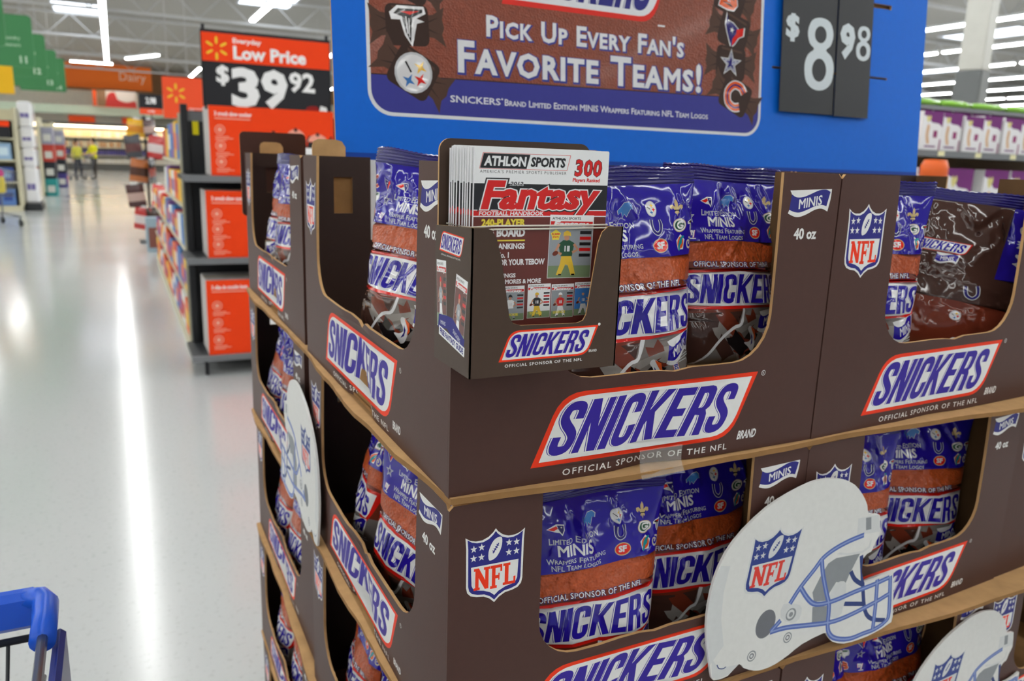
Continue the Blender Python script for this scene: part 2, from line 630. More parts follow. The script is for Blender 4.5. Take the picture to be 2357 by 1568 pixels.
# fluorescent strip lights in rows along the aisles
TUBE = emit('fluorescent_tube', (252, 253, 250), TUBE_POWER)
HOUS = mat((232, 234, 236), 'paint')
def strip_light(x, y, rz, label, z):
    return empty('strip_light', (x, y, z), (0, 0, rz), label, 'strip light', 'strip lights of the hall')
def strip_parts(L):
    m = MB(); m.box(-.08, -L / 2, .04, .08, L / 2, .10, HOUS); h = m.mesh('light_housing')
    m = MB(); m.box(-.062, -L / 2 + .02, .0, .062, L / 2 - .02, .039, TUBE); u = m.mesh('light_tube')
    m = MB(); m.tube([(0, 0, 0), (0, 0, 1.6)], .008, STEEL, 5); r = m.mesh('light_rod')
    return h, u, r
ORD = ['first', 'second', 'third', 'fourth', 'fifth', 'sixth', 'seventh', 'eighth', 'ninth', 'tenth', 'eleventh', 'twelfth', 'thirteenth', 'fourteenth', 'fifteenth', 'sixteenth', 'seventeenth', 'eighteenth']
SL = strip_parts(7.3); SS = strip_parts(1.65); SM = strip_parts(2.6)
def place_strip(x, y, parts, L, label, rz=0.0, z=5.0):
    t = strip_light(x, y, rz, label, z)
    mesh_obj('housing', parts[0], t); mesh_obj('tube', parts[1], t)
    for q in (-.4, .4): mesh_obj('hanger_rod', parts[2], t, (0, L * q, .1)).scale = (1, 1, (CEIL - z - .1) / 1.6)
for i in range(-6, 12):
    for j in range(9):
        y = -8.0 + 7.5 * j - (1.4 if i else 1.0)
        if i == 0 and j > 6 or i == 1 and 21 < y < 42: continue
        row = 'above the main aisle' if i == 0 else '%s %s of the aisle' % (ORD[abs(i) - 1] + ' row', 'left' if i < 0 else 'right')
        place_strip(-.02 + 3.7 * i, y, SL, 7.3, 'long fluorescent strip light %s, %s from the near end' % (row, ORD[j]))
place_strip(-.62, 40.6, SS, 1.65, 'short fluorescent strip light set across the end of the aisle row', PI / 2 - .04)
place_strip(1.25, 36.5, SM, 2.6, 'slanting fluorescent strip light right of the aisle row end', PI / 2 - 1.15)

# ------------------------------------------------------------------ the printed marks
def candy_word():
    """the heavy condensed eight-letter word, 1 high, upright; list of loops per letter"""
    t = 0.165
    S = [stroke(smooth([(.385, .66), (.385, .80), (.345, .885), (.235, .915), (.125, .885), (.083, .79), (.09, .68), (.17, .57), (.30, .45), (.383, .34), (.39, .21), (.35, .115), (.235, .083), (.125, .11), (.083, .20), (.083, .35)], 3), t)]
    N = [A([(0, 0), (0, 1), (.18, 1), (.335, .47), (.335, 1), (.48, 1), (.48, 0), (.31, 0), (.145, .55), (.145, 0)])]
    I = [A([(0, 0), (0, 1), (.175, 1), (.175, 0)])]
    C = [stroke(smooth([(.385, .62), (.385, .80), (.345, .885), (.235, .915), (.125, .885), (.083, .79), (.083, .5), (.083, .21), (.125, .115), (.235, .083), (.345, .115), (.385, .21), (.385, .38)], 3), t)]
    K = [A([(0, 0), (0, 1), (.17, 1), (.17, .61), (.36, 1), (.54, 1), (.31, .56), (.54, 0), (.355, 0), (.205, .40), (.17, .34), (.17, 0)])]
    E_ = [A([(0, 0), (0, 1), (.42, 1), (.42, .845), (.17, .845), (.17, .585), (.37, .585), (.37, .43), (.17, .43), (.17, .155), (.42, .155), (.42, 0)])]
    R = [A([(0, 0), (0, 1), (.30, 1), (.39, .975), (.445, .91), (.46, .82), (.46, .66), (.44, .57), (.375, .51), (.43, .43), (.46, .30), (.485, 0), (.315, 0), (.295, .28), (.265, .41), (.17, .43), (.17, 0)]),
         A([(.17, .565), (.17, .86), (.25, .86), (.288, .83), (.295, .78), (.295, .65), (.28, .59), (.245, .565)])]
    x = 0; out = []
    for g, w in ((S, .47), (N, .48), (I, .175), (C, .47), (K, .535), (E_, .42), (R, .485), (S, .47)):
        out.append(xf(g, 1, dx=x)); x += w + .055
    return out, x - .055
WORD, WORD_W = candy_word()

def candy_logo(white, red, blue, inline=True, simple=False):
    """slanted white plate with a red rim and the blue word; 1 high, 4 wide"""
    a = Art(); k = .44
    def plate(i):   # inset
        h0, h1 = i, 1 - i
        l0, r0 = i * 1.25, 4.0 - k - i * 1.1   # bottom corners, at height 0
        p = []
        p.append((l0 + k * h0 + i * .35, h0))
        rr = .3
        tl = (l0 + k * h1, h1)
        for q in range(6):     # rounded top left
            u = q / 5
            A0 = np.array((tl[0] - k * rr, tl[1] - rr)); B0 = np.array(tl); C0 = np.array((tl[0] + rr * 1.2, tl[1]))
            p.append(tuple((1 - u) ** 2 * A0 + 2 * u * (1 - u) * B0 + u * u * C0))
        p.append((r0 + k * h1 - i * .35, h1))
        br = (r0 + k * h0, h0)
        for q in range(6):
            u = q / 5
            A0 = np.array((br[0] + k * rr, br[1] + rr)); B0 = np.array(br); C0 = np.array((br[0] - rr * 1.2, br[1]))
            p.append(tuple((1 - u) ** 2 * A0 + 2 * u * (1 - u) * B0 + u * u * C0))
        return A(p[::-1])
    a.add(red, plate(0)); a.add(white, plate(.062))
    h = .74; sx = 3.14 / WORD_W
    def put(m, dx, dy=0):
        for g in WORD: a.add(m, xf(g, sx, h, dx=.215 + dx, dy=.13 + dy, shear=k))
    if inline:
        put(blue, -.034); put(white, -.02)
    put(blue, 0)
    return a

def shield_loop(sc=1.0, cut_top=0.0):
    half = [(0, 1.13), (.04, 1.08), (.12, 1.02), (.22, .985), (.33, .985), (.42, 1.01), (.5, 1.06), (.485, .9), (.48, .6), (.475, .3), (.455, .22), (.40, .165), (.30, .135), (.18, .12), (.08, .07), (0, 0)]
    p = [(x, y) for x, y in half] + [(-x, y) for x, y in half[-2:0:-1]]
    l = A(p)
    l = np.stack([l[:, 0] * sc, (l[:, 1] - .55) * sc + .55], 1)
    return l

LN = A([(0, 0), (.34, 0), (.34, .12), (.27, .12), (.27, .55), (.62, 0), (.82, 0), (.82, .88), (.9, .88), (.9, 1), (.55, 1), (.55, .88), (.63, .88), (.63, .42), (.27, 1), (0, 1), (0, .88), (.08, .88), (.08, .12), (0, .12)])
LF = A([(0, 0), (.42, 0), (.42, .12), (.32, .12), (.32, .42), (.5, .42), (.5, .34), (.58, .34), (.58, .64), (.5, .64), (.5, .56), (.32, .56), (.32, .87), (.62, .87), (.62, .7), (.74, .7), (.74, 1), (0, 1), (0, .88), (.1, .88), (.1, .12), (0, .12)])
LL = A([(0, 0), (.74, 0), (.74, .34), (.62, .34), (.62, .13), (.32, .13), (.32, .88), (.42, .88), (.42, 1), (0, 1), (0, .88), (.1, .88), (.1, .12), (0, .12)])

def shield(white, blue, red, rim=True):
    """league shield, 1 wide, 1.13 high, base point at the origin"""
    a = Art()
    if rim: a.add(white, shield_loop(1.0))
    a.add(blue, shield_loop(.93))
    f = shield_loop(.80)
    a.add(white, A([(-.40, .60), (.40, .60), (.385, .32), (.36, .27), (.30, .235), (.18, .21), (.07, .165), (0, .11), (-.07, .165), (-.18, .21), (-.30, .235), (-.36, .27), (-.385, .32)]))
    for l, x, w, y0 in ((LN, -.35, .27, .235), (LF, -.075, .20, .215), (LL, .14, .215, .235)):
        a.add(red, fit([l], x, y0, x + w, .57))
    for x, y in ((-.36, .87), (-.23, .88), (-.36, .73), (-.23, .73), (.23, .88), (.36, .87), (.23, .73), (.36, .73)):
        a.add(white, star(x, y, .06))
    a.add(white, smooth([(-.10, .66), (-.115, .78), (-.07, .90), (0, .975), (.10, .985), (.11, .87), (.07, .76), (0, .68)], 3, True))
    a.add(blue, stroke([(-.04, .76), (.055, .90)], .02))
    for k in range(4):
        x = -.028 + .022 * k; y = .785 + .03 * k
        a.add(blue, stroke([(x - .022, y + .014), (x + .022, y - .014)], .012))
    return a

def minis_banner(white, blue):
    """waving ribbon with the word MINIS, 1 wide"""
    a = Art()
    top = [(0, .52), (.12, .44), (.3, .45), (.5, .54), (.7, .64), (.88, .66), (1.0, .60)]
    bot = [(.93, .20), (.8, .24), (.62, .20), (.42, .10), (.24, .03), (.1, .04), (-.04, .10)]
    def rib(dx, dy): return A([(x + dx, y + dy) for x, y in list(smooth(top, 3)) + list(smooth(bot, 3))])
    a.add(white, A([(x, y) for x, y in list(smooth([(-.05, .62), (-.0, .5), (.02, .3), (-.06, .02)], 3)) + list(smooth([(-.06, -.0), (.1, -.08), (.24, -.09), (.42, -.02), (.62, .10), (.8, .14), (.97, .06)], 3)) + list(smooth([(.97, .06), (1.02, .4), (1.03, .68)], 3))]))
    a.add(blue, rib(0, 0))
    l = textbox('MINIS', .2, .18, .8, .45, bold=.02)
    l = [np.stack([q[:, 0], q[:, 1] + (q[:, 0] - .5) * .22], 1) for q in l]
    a.add(white, l)
    return a

# small club marks, each about 1 across, centred on the origin
def club_marks():
    d = {}
    def new(n): d[n] = Art(); return d[n]
    a = new('star'); a.add(F_SILVER, star(0, 0, .6)); a.add(F_DBLUE, star(0, 0, .46)); a.add(F_SILVER, star(0, 0, .38)); a.add(F_DBLUE, star(0, 0, .30))
    a = new('horseshoe')
    hs = smooth([(-.38, .5), (-.42, .1), (-.34, -.28), (0, -.5), (.34, -.28), (.42, .1), (.38, .5)], 4)
    a.add(F_SILVER, stroke(hs, .3)); a.add(F_DBLUE, stroke(hs, .18))
    a = new('ny'); a.add(F_RED, fit(text('ny', bold=.05), -.5, -.42, .5, .42)); a.add(F_WHITE, fit(text('ny', bold=.05), -.46, -.38, .46, .42)); a.add(F_WHITE, rect(-.4, -.55, .4, -.45))
    a = new('sf'); a.add(F_GOLD, ell(0, 0, .62, .42)); a.add(F_RED, ell(0, 0, .56, .36)); a.add(F_WHITE, textbox('SF', -.32, -.2, .3, .22, bold=.05))
    a = new('g'); a.add(F_GOLD, ell(0, 0, .62, .42)); a.add(F_WHITE, ell(0, 0, .57, .38)); a.add(F_GREEN, ell(0, 0, .46, .29))
    a.add(F_WHITE, stroke(smooth([(.34, .12), (.2, .2), (-.05, .18), (-.2, 0), (-.05, -.17), (.2, -.17), (.32, -.04), (.08, -.02)], 3), .11))
    a = new('steel'); a.add(F_SILVER, ell(0, 0, .52, .52)); a.add(F_WHITE, ell(0, 0, .46, .46))
    for x, y, m in ((.1, .22, F_YELLOW), (.24, -.06, F_RED), (-.02, -.24, F_SKY)): a.add(m, A([(x + (.19 if k % 2 == 0 else .065) * math.sin(k * PI / 4), y + (.19 if k % 2 == 0 else .065) * math.cos(k * PI / 4)) for k in range(8)]))
    a.add(F_BLACK, stroke([(-.32, .14), (-.06, -.02)], .05))
    a = new('fleur')
    a.add(F_GOLD, A([(0, .62), (.12, .4), (.13, .2), (.1, .05), (.3, .22), (.5, .18), (.52, -.02), (.38, -.12), (.3, .0), (.2, -.12), (.12, -.2), (.22, -.3), (.12, -.42), (.06, -.3), (0, -.58), (-.06, -.3), (-.12, -.42), (-.22, -.3), (-.12, -.2), (-.2, -.12), (-.3, .0), (-.38, -.12), (-.52, -.02), (-.5, .18), (-.3, .22), (-.1, .05), (-.13, .2), (-.12, .4)]))
    a.add(F_BLACK, rect(-.2, -.2, .2, -.13))
    a = new('bull')
    o = A([(-.5, .55), (-.38, .3), (-.1, .28), (.2, .15), (.45, .3), (.5, .0), (.3, -.15), (.2, -.4), (.05, -.62), (-.12, -.4), (-.3, -.15), (-.46, .1)])
    a.add(F_WHITE, xf([o], 1.12)); a.add(F_DBLUE, o); a.add(F_RED, A([(.12, .12), (.45, .3), (.5, .0), (.28, -.18), (.08, -.58), (.02, -.3), (.14, -.05)])); a.add(F_WHITE, star(-.1, .02, .12))
    a = new('bengal'); a.add(F_WHITE, textbox('B', -.5, -.55, .48, .58, bold=.12)); a.add(F_ORANGE, textbox('B', -.46, -.5, .44, .53, bold=.08))
    for y in (-.3, -.02, .28): a.add(F_BLACK, A([(-.4, y), (.05, y + .07), (.3, y - .04), (.05, y - .03)]))
    a = new('c')
    cp = smooth([(.36, .3), (.1, .44), (-.25, .36), (-.42, 0), (-.25, -.36), (.1, -.44), (.36, -.3)], 4)
    a.add(F_WHITE, stroke(cp, .36)); a.add(F_ORANGE, stroke(cp, .27)); a.add(F_DBLUE, stroke(cp, .07))
    a = new('eagle')
    a.add(F_SILVER, A([(-.6, -.35), (-.2, -.42), (.1, -.6), (.16, -.35), (.5, -.2), (.6, .05), (.55, .4), (.2, .42), (-.6, .28), (-.35, .1), (-.62, .02), (-.35, -.1)]))
    a.add(F_GREEN, A([(-.4, .2), (.2, .32), (.48, .3), (.3, .16), (-.2, .1)])); a.add(F_WHITE, A([(-.3, -.25), (.1, -.4), (.4, -.1), (.45, .12), (.0, .02)]))
    a = new('dolphin')
    a.add(F_WHITE, star(0, 0, .62, inner=.8)); a.add(F_ORANGE, ell(0, 0, .44, .44)); a.add(F_TEAL, smooth([(-.34, -.45), (-.3, -.05), (-.1, .3), (.3, .5), (.5, .42), (.28, .24), (.2, -.05), (-.05, -.2), (-.1, -.45), (-.25, -.6)], 3, True))
    a = new('falcon')
    a.add(F_WHITE, A([(-.55, .35), (-.3, .55), (.55, .55), (.6, .35), (.3, .2), (.55, .12), (.3, .05), (.12, -.62), (-.1, -.3), (-.22, .15), (-.5, .15)]))
    a.add(F_BLACK, A([(-.42, .32), (-.26, .47), (.5, .47), (.5, .38), (.16, .22), (.08, -.5), (-.06, -.2), (-.16, .24)]))
    a.add(F_RED, A([(-.2, .38), (.4, .42), (.1, .3)]))
    a.each(F_WHITE, [stroke([(-.04, .25 - .0), (.0, -.25)], .04), stroke([(.06, .2), (.05, -.35)], .03)])
    a = new('lion')
    o = A([(-.55, -.1), (-.3, .1), (-.1, .4), (.3, .45), (.55, .25), (.5, -.05), (.3, .02), (.2, -.25), (.1, -.5), (-.05, -.3), (-.2, -.55), (-.25, -.2), (-.5, -.35)])
    a.add(F_SILVER, xf([o], 1.1)); a.add(F_SKY, o)
    a = new('patriot')
    a.add(F_WHITE, A([(-.7, .08), (.1, .42), (.66, .4), (.66, .0), (.5, -.42), (.3, -.2), (-.1, -.14)]))
    a.add(F_RED, A([(-.6, .07), (.1, .3), (.2, .1), (-.1, -.06)])); a.add(F_DBLUE, A([(.15, .34), (.6, .34), (.6, .02), (.48, -.3), (.3, -.05), (.22, .1)])); a.add(F_WHITE, star(.44, .2, .08))
    a = new('bronco')
    a.add(F_WHITE, smooth([(-.2, .62), (.2, .5), (.45, .1), (.42, -.4), (.2, -.62), (-.1, -.45), (-.42, -.3), (-.1, -.2), (.1, -.02), (-.02, .2), (-.3, .42)], 3, True)); a.add(F_ORANGE, A([(-.1, .6), (.32, .5), (.55, .15), (.42, -.1), (.36, .2), (.1, .42)])); a.add(F_DBLUE, A([(.0, .3), (.24, .1), (.26, -.2), (.12, -.35), (.16, -.05)]))
    a = new('ram')
    rp = smooth([(-.1, -.1), (.05, .1), (-.15, .25), (-.38, .05), (-.25, -.35), (.15, -.4), (.42, -.05), (.3, .35), (-.1, .5)], 4)
    a.add(F_SILVER, stroke(rp, .16)); a.add(F_GOLD, stroke(rp, .07))
    return d
CLUB = club_marks()

# ------------------------------------------------------------------ bag art: origin at the middle of the bag bottom
BAG_W, BAG_H, BAG_B = 0.186, 0.208, 0.139     # width of the film, height below the seal, foot of the blue field
def bag_art():
    a = Art(); W2 = BAG_W / 2 + .01
    B0 = BAG_B
    a.add(F_BLUE, A([(-W2, B0), (0, B0 + .003), (W2, B0), (W2, BAG_H + .01), (-W2, BAG_H + .01)]))
    a.add(F_LEATHER, A([(-W2, B0 - .030), (W2, B0 - .030), (W2, B0), (0, B0 + .003), (-W2, B0)]))
    a.add(F_BROWN, A([(-W2, B0 - .085), (W2, B0 - .085), (W2, B0 - .026), (.06, B0 - .020), (-.06, B0 - .020), (-W2, B0 - .026)]))
    a.add(F_DBROWN, A([(-W2, -.01), (-.02, -.01), (.012, B0 - .068), (W2, B0 - .070), (-W2, B0 - .078)]))
    # clear window over the sweets
    a.add(F_CLEAR, A([(-.066, -.01), (-.040, .022), (-.008, B0 - .098), (.006, B0 - .066), (W2, B0 - .066), (W2, -.01)]))
    for s in range(16):
        rs = random.Random(40 + s)
        cx, cy = rs.uniform(-.03, .085), rs.uniform(.0, B0 - .082)
        if cx < -.05 + cy * .5: continue
        an = rs.uniform(-1, 1)
        a.add(rs.choice((F_DBROWN, F_BLACK, F_BROWN, F_GLINT, F_DBROWN)), xf([A([(-.018, -.006), (-.01, -.0085), (.008, -.008), (.018, -.007), (.014, .0), (.017, .007), (0, .009), (-.016, .008), (-.012, .0)])], 1, dx=cx, dy=cy, rot=an))
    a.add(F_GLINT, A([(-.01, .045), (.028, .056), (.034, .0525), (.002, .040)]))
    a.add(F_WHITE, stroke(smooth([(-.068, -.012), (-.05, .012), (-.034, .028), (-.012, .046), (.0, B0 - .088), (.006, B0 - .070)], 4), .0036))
    a.merge(CLUB['bronco'], .022, dx=.018, dy=.034, rot=-.2)
    sm = candy_logo(F_WHITE, F_RED, F_BLUE, inline=False)
    a.merge(sm, .0085, dx=.034, dy=.058, rot=-1.1)
    a.merge(shield(F_WHITE, F_DBLUE, F_RED), .011, dx=.068, dy=.052)
    for i in range(3): a.add(F_SILVER, rect(.052, .046 - i * .0028, .052 + (.030, .032, .024)[i], .0469 - i * .0028))
    # plate of the brand word with its red bands
    y0, y1 = B0 - .0685, B0 - .0325
    x0, x1 = -.087, .087
    def band(e, m, ex):
        p = [(x0 - ex - .004, y0 - e), (x1 - .012 + ex, y0 - e + .002), (x1 - .004 + ex, y0 + .010), (x1 + .004 + ex, y1 + e), (.0, y1 + e + .0015), (x0 + .012 - ex, y1 + e - .002), (x0 + .001 - ex, y1 + e - .011), (x0 + .003 - ex * .8, y0 + .014), (x0 + .008 - ex * .5, y0 + .009)]
        a.add(m, A(p))
    band(.0040, F_RED, .005)
    band(.0008, F_WHITE, .0)
    h = .0305; sx = .156 / WORD_W
    for dx, m in ((-.0020, F_BLUE), (-.0012, F_WHITE), (0, F_BLUE)):
        for g in WORD:
            q = xf(g, sx, h, dx=x0 + .008 + dx, dy=y0 + .0028, shear=.25)
            q = [np.stack([l[:, 0], l[:, 1] + (l[:, 1] - y0) * .05 * np.cos(l[:, 0] / .085 * 1.5)], 1) for l in q]
            a.add(m, q)
    o = text('OFFICIAL SPONSOR OF THE NFL', bold=.055, space=1.08); q = bounds(o)
    a.add(F_DBLUE, fit(o, -.0625, B0 - .0265, .0625, B0 - .0195))
    a.add(F_WHITE, textbox('OFFICIAL SPONSOR OF THE NFL', -.0615, B0 - .0257, .0615, B0 - .0202, bold=.012, space=1.08))
    # ribbon
    a.merge(minis_banner(F_WHITE, F_BLUE), .044, .036, dx=.036, dy=B0 - .097, rot=.10)
    # words on the blue field
    cx = -.016
    a.add(F_SILVER, text_at('Limited Edition', cx, B0 + .0300, .0092, caps=True, bold=.012))
    a.add(F_WHITE, text_at('MINIS', cx, B0 + .0185, .0145, bold=.03, sx=1.1))
    a.add(F_SILVER, text_at('Wrappers Featuring', cx + .001, B0 + .0110, .0076, caps=True, bold=.01, sx=1.05))
    a.add(F_SILVER, text_at('NFL Team Logos', cx + .0, B0 + .0042, .0076, caps=True, bold=.01, sx=1.05))
    r1, r2, r3 = B0 + .0465, B0 + .0290, B0 + .0125
    for n, x, y, s in (('bull', -.064, r1, .012), ('star', -.063, r2 - .001, .013), ('ny', -.062, r3 - .003, .010), ('patriot', -.037, r1 - .002, .0135), ('lion', .004, r1 + .001, .014), ('steel', .036, r1, .014), ('fleur', .068, r1, .014), ('horseshoe', .038, r2 + .001, .013), ('g', .070, r2 + .001, .0155), ('sf', .040, r3, .016), ('dolphin', .071, r3 + .001, .013), ('c', -.087, r1 + .001, .013), ('eagle', -.087, r2 + .001, .013), ('bengal', -.086, r3 - .001, .011), ('falcon', .088, r2, .011), ('ram', .087, r3, .011)):
        a.merge(CLUB[n], s, dx=x, dy=y)
    return a

def bag_back_art():
    """the brown back of a bag"""
    a = Art(); W2 = BAG_W / 2 + .01; O = .012
    a.add(F_DBROWN, rect(-W2, -.01, W2, BAG_H + .01))
    a.add(F_BLUE, A([(.045, O + .1), (W2, O + .1), (W2, BAG_H + .01), (.055, BAG_H + .01)]))
    a.add(F_BROWN, A([(-W2, O + .0), (W2, O - .01), (W2, O + .06), (-W2, O + .07)]))
    a.merge(candy_logo(F_WHITE, F_RED, F_BLUE, inline=False), .0165, dx=-.05, dy=O + .127, rot=-.05)
    a.merge(minis_banner(F_WHITE, F_BLUE), .022, .02, dx=-.02, dy=O + .112, rot=-.1)
    a.merge(CLUB['ny'], .019, dx=-.045, dy=O + .085, rot=-.1)
    a.merge(CLUB['horseshoe'], .016, dx=.022, dy=O + .078, rot=.2)
    a.merge(CLUB['falcon'], .022, dx=.02, dy=O + .005, rot=.1)
    a.merge(CLUB['ram'], .014, dx=.07, dy=O + .17); a.merge(CLUB['eagle'], .014, dx=.071, dy=O + .15); a.merge(CLUB['bronco'], .014, dx=.068, dy=O + .128)
    a.merge(CLUB['steel'], .012, dx=.01, dy=O + .045)
    a.add(F_SILVER, text_at('Edition', -.06, O + .03, .0085, caps=True)); a.add(F_WHITE, text_at('MINIS', -.06, O + .018, .013, bold=.03)); a.add(F_SILVER, text_at('Team', -.06, O + .008, .0085, caps=True))
    a.add(F_SILVER, rrect(-.078, O + .150, -.03, O + .167, .002), rrect(-.0775, O + .1505, -.0305, O + .1665, .002))
    for i in range(4): a.add(F_SILVER, rect(-.075, O + .153 + i * .0032, -.034, O + .154 + i * .0032))
    return a

BAG_OUT = [densify(rect(-BAG_W / 2, 0, BAG_W / 2, BAG_H), .005)]
BAG_CUT = cut(BAG_OUT, bag_art(), F_DBROWN, .0046)
BAG_CUT_BACK = cut(BAG_OUT, bag_back_art(), F_DBROWN, .0046)

def bag_shape(seed, fat=1.0):
    rs = np.random.RandomState(seed)
    cre = []
    W2 = BAG_W / 2
    for i in range(6):      # folds running down from the crimped top
        x = rs.uniform(-.8, .8) * W2
        cre.append(((x, BAG_H), (x + rs.uniform(-.03, .03), BAG_H - rs.uniform(.03, .07)), rs.uniform(.003, .0055), rs.choice((-1, 1)) * rs.uniform(.003, .006)))
    for i in range(22):     # sharp creases
        x, y = rs.uniform(-.8, .8) * W2, rs.uniform(.03, BAG_H - .02); an = rs.uniform(0, PI); L = rs.uniform(.015, .05)
        cre.append(((x - math.cos(an) * L, y - math.sin(an) * L), (x + math.cos(an) * L, y + math.sin(an) * L), rs.uniform(.0018, .0036), rs.choice((-1, 1)) * rs.uniform(.0007, .0017)))
    c0 = rs.uniform(-.03, .02); cy = rs.uniform(.14, .17)
    for i in range(5):      # radiating creases of the film
        an = -PI / 2 + (i - 2) * .33 + rs.uniform(-.08, .08)
        cre.append(((c0, cy), (c0 + math.cos(an) * .075, cy + math.sin(an) * .075), .0016, .0011))
    ph = rs.uniform(0, 6.28, 8); side = rs.uniform(-.006, .006)
    Tm = .036 * fat
    def T(v):
        s = np.clip(v / BAG_H, 0, 1)
        return Tm * np.clip(1 - np.exp(-s * 14), 0, 1) ** .6 * (np.clip(1 - s, 0, 1) ** .75) * 1.32 * (1 - .1 * np.exp(-((s - .15) / .1) ** 2)) + .0012
    def f(a, b, d):
        a = np.asarray(a, float); b = np.asarray(b, float)
        q = np.clip(np.abs(a) / W2, 0, 1)
        t = T(b)
        prof = np.clip(1 - q ** 2.6, 0, 1) ** .62
        dep = t * prof
        w = np.zeros_like(a)
        w += .0022 * np.sin(a * 42 + ph[0] + 10 * b) * np.sin(b * 31 + ph[1]) + .0014 * np.sin(a * 90 + b * 60 + ph[2]) + .001 * np.sin(b * 130 - a * 40 + ph[3])
        for (p, q2, sg, am) in cre:
            p = np.array(p); q2 = np.array(q2); dd = q2 - p; L2 = dd @ dd
            u = np.clip(((a - p[0]) * dd[0] + (b - p[1]) * dd[1]) / L2, 0, 1)
            dist2 = (a - p[0] - u * dd[0]) ** 2 + (b - p[1] - u * dd[1]) ** 2
            w += am * np.exp(-dist2 / (sg * sg)) * np.sin(PI * np.clip(u * .9 + .1, 0, 1)) ** .5
        edge = np.clip((1 - q) * 6, 0, 1) * np.clip((BAG_H - b) / .02, 0, 1) * np.clip(b / .02, 0, 1)
        x = a * (1 - .16 * t / Tm * q ** 1.2) + side * (b / BAG_H) ** 2
        foot = np.clip(1 - b / .03, 0, 1)
        off = 0.006 * np.sin(a * 30 + ph[4]) * (b / BAG_H) ** 3
        if d == 'rear':
            y = off + dep * .9 + .0004
        else:
            y = -(dep + w * edge) + off
        z = b + .004 * foot * foot * (1 - prof)
        return np.stack([x, y, z], 1)
    return f

def bag_meshes(seed, fat=1.0, back=False):
    f = bag_shape(seed, fat)
    front = sheet('bag_front', BAG_CUT_BACK if back else BAG_CUT, f, 0, None, None)
    # rear film
    nx, ny = 14, 18
    g = [(-BAG_W / 2 + BAG_W * i / nx, BAG_H * j / ny) for j in range(ny + 1) for i in range(nx + 1)]
    g = A(g); P2 = f(g[:, 0], g[:, 1], 'rear')
    m = MB()
    m.add(P2.tolist(), [(j * (nx + 1) + i, (j + 1) * (nx + 1) + i, (j + 1) * (nx + 1) + i + 1, j * (nx + 1) + i + 1) for j in range(ny) for i in range(nx)], F_BROWN, True)
    rear = m.mesh('bag_rear')
    # crimped seal
    rs = np.random.RandomState(seed + 99); H = .017; nx, ny = 60, 22
    V = []; 
    topx = np.linspace(-BAG_W / 2, BAG_W / 2, nx + 1)
    P = f(topx, np.full(nx + 1, BAG_H), 0)
    zig = .0009 * (np.arange(nx + 1) % 2) + .0012 * np.sin(topx * 60 + rs.uniform(0, 6))
    for j in range(ny + 1):
        t = j / ny
        for i in range(nx + 1):
            z = BAG_H - .0005 + t * (H + zig[i] * t)
            y = P[i, 1] + .0009 * math.sin(t * ny * 1.5) + .004 * t * math.sin(topx[i] * 38 + seed)
            V.append((P[i, 0], y, z + (P[i, 2] - BAG_H)))
    fs = [(j * (nx + 1) + i, j * (nx + 1) + i + 1, (j + 1) * (nx + 1) + i + 1, (j + 1) * (nx + 1) + i) for j in range(ny) for i in range(nx)]
    m = MB(); m.add(V, fs, F_DBLUE, True)
    n0 = len(V)
    m.add([(x, y + .0006, z) for x, y, z in V], [t[::-1] for t in fs], F_DBLUE, True)
    return front, rear, m.mesh('bag_seal')

BAG_VAR = [bag_meshes(s) for s in (3, 11, 19, 27, 38)]
BAG_VAR_BACK = bag_meshes(52, .95, True)
BAGS = []
def candy_bag(loc, rot, label, var=0, back=False, group='candy bags in the display trays'):
    t = empty('candy_bag', loc, rot, label, 'candy bag', group)
    f, r, s = BAG_VAR_BACK if back else BAG_VAR[var % len(BAG_VAR)]
    mesh_obj('front_film', f, t); mesh_obj('rear_film', r, t); mesh_obj('top_seal', s, t)
    BAGS.append(t)
    return t

# ------------------------------------------------------------------ printed display trays
CX, CY = 0.2294, 0.568           # front left corner of the stack
TW, TD, TH = 0.4045, 0.545, 0.2585
PITCH_X, ROW_Y = 0.4049, 1.150
TIER = [1.226] + [1.231 - 0.2655 * i for i in range(1, 5)]

def tray_art(Wd, kx):
    a = Art()
    lw, lh = .0615 * kx, .0625 * (1 + (kx - 1) * .35)
    x0 = Wd * .5 - 2.02 * lw - .003
    a.merge(candy_logo(P_WHITE, P_RED, P_BLUE), lw, lh, dx=x0, dy=.0150)
    a.add(P_WHITE, fit(text('OFFICIAL SPONSOR OF THE NFL', bold=.012, space=1.25), Wd * .5 - .095 * kx, .0040, Wd * .5 + .090 * kx, .0100))
    a.add(P_WHITE, text_at('BRAND', x0 + 3.72 * lw, .0125, .0115, bold=.03, shear=.3, sx=.62, align='l'))
    a.add(P_WHITE, ell(x0 + 4.03 * lw + .0055, .0755, .0026, .0026), ell(x0 + 4.03 * lw + .0055, .0755, .0021, .0021))
    a.add(P_WHITE, text_at('R', x0 + 4.03 * lw + .0055, .0743, .0034))
    ks = 1 + (kx - 1) * .25
    a.merge(shield(P_WHITE, P_NAVY, P_RED), .056 * ks, .063, dx=.043 * ks, dy=.1605)
    cx = Wd - .0385 * ks
    a.merge(minis_banner(P_WHITE, P_NAVY), .050 * ks, .033, dx=cx - .024 * ks, dy=.2225)
    a.add(P_WHITE, fit(text('40 oz', bold=.035), cx - .017 * ks, .199, cx + .013 * ks, .2095))
    return a

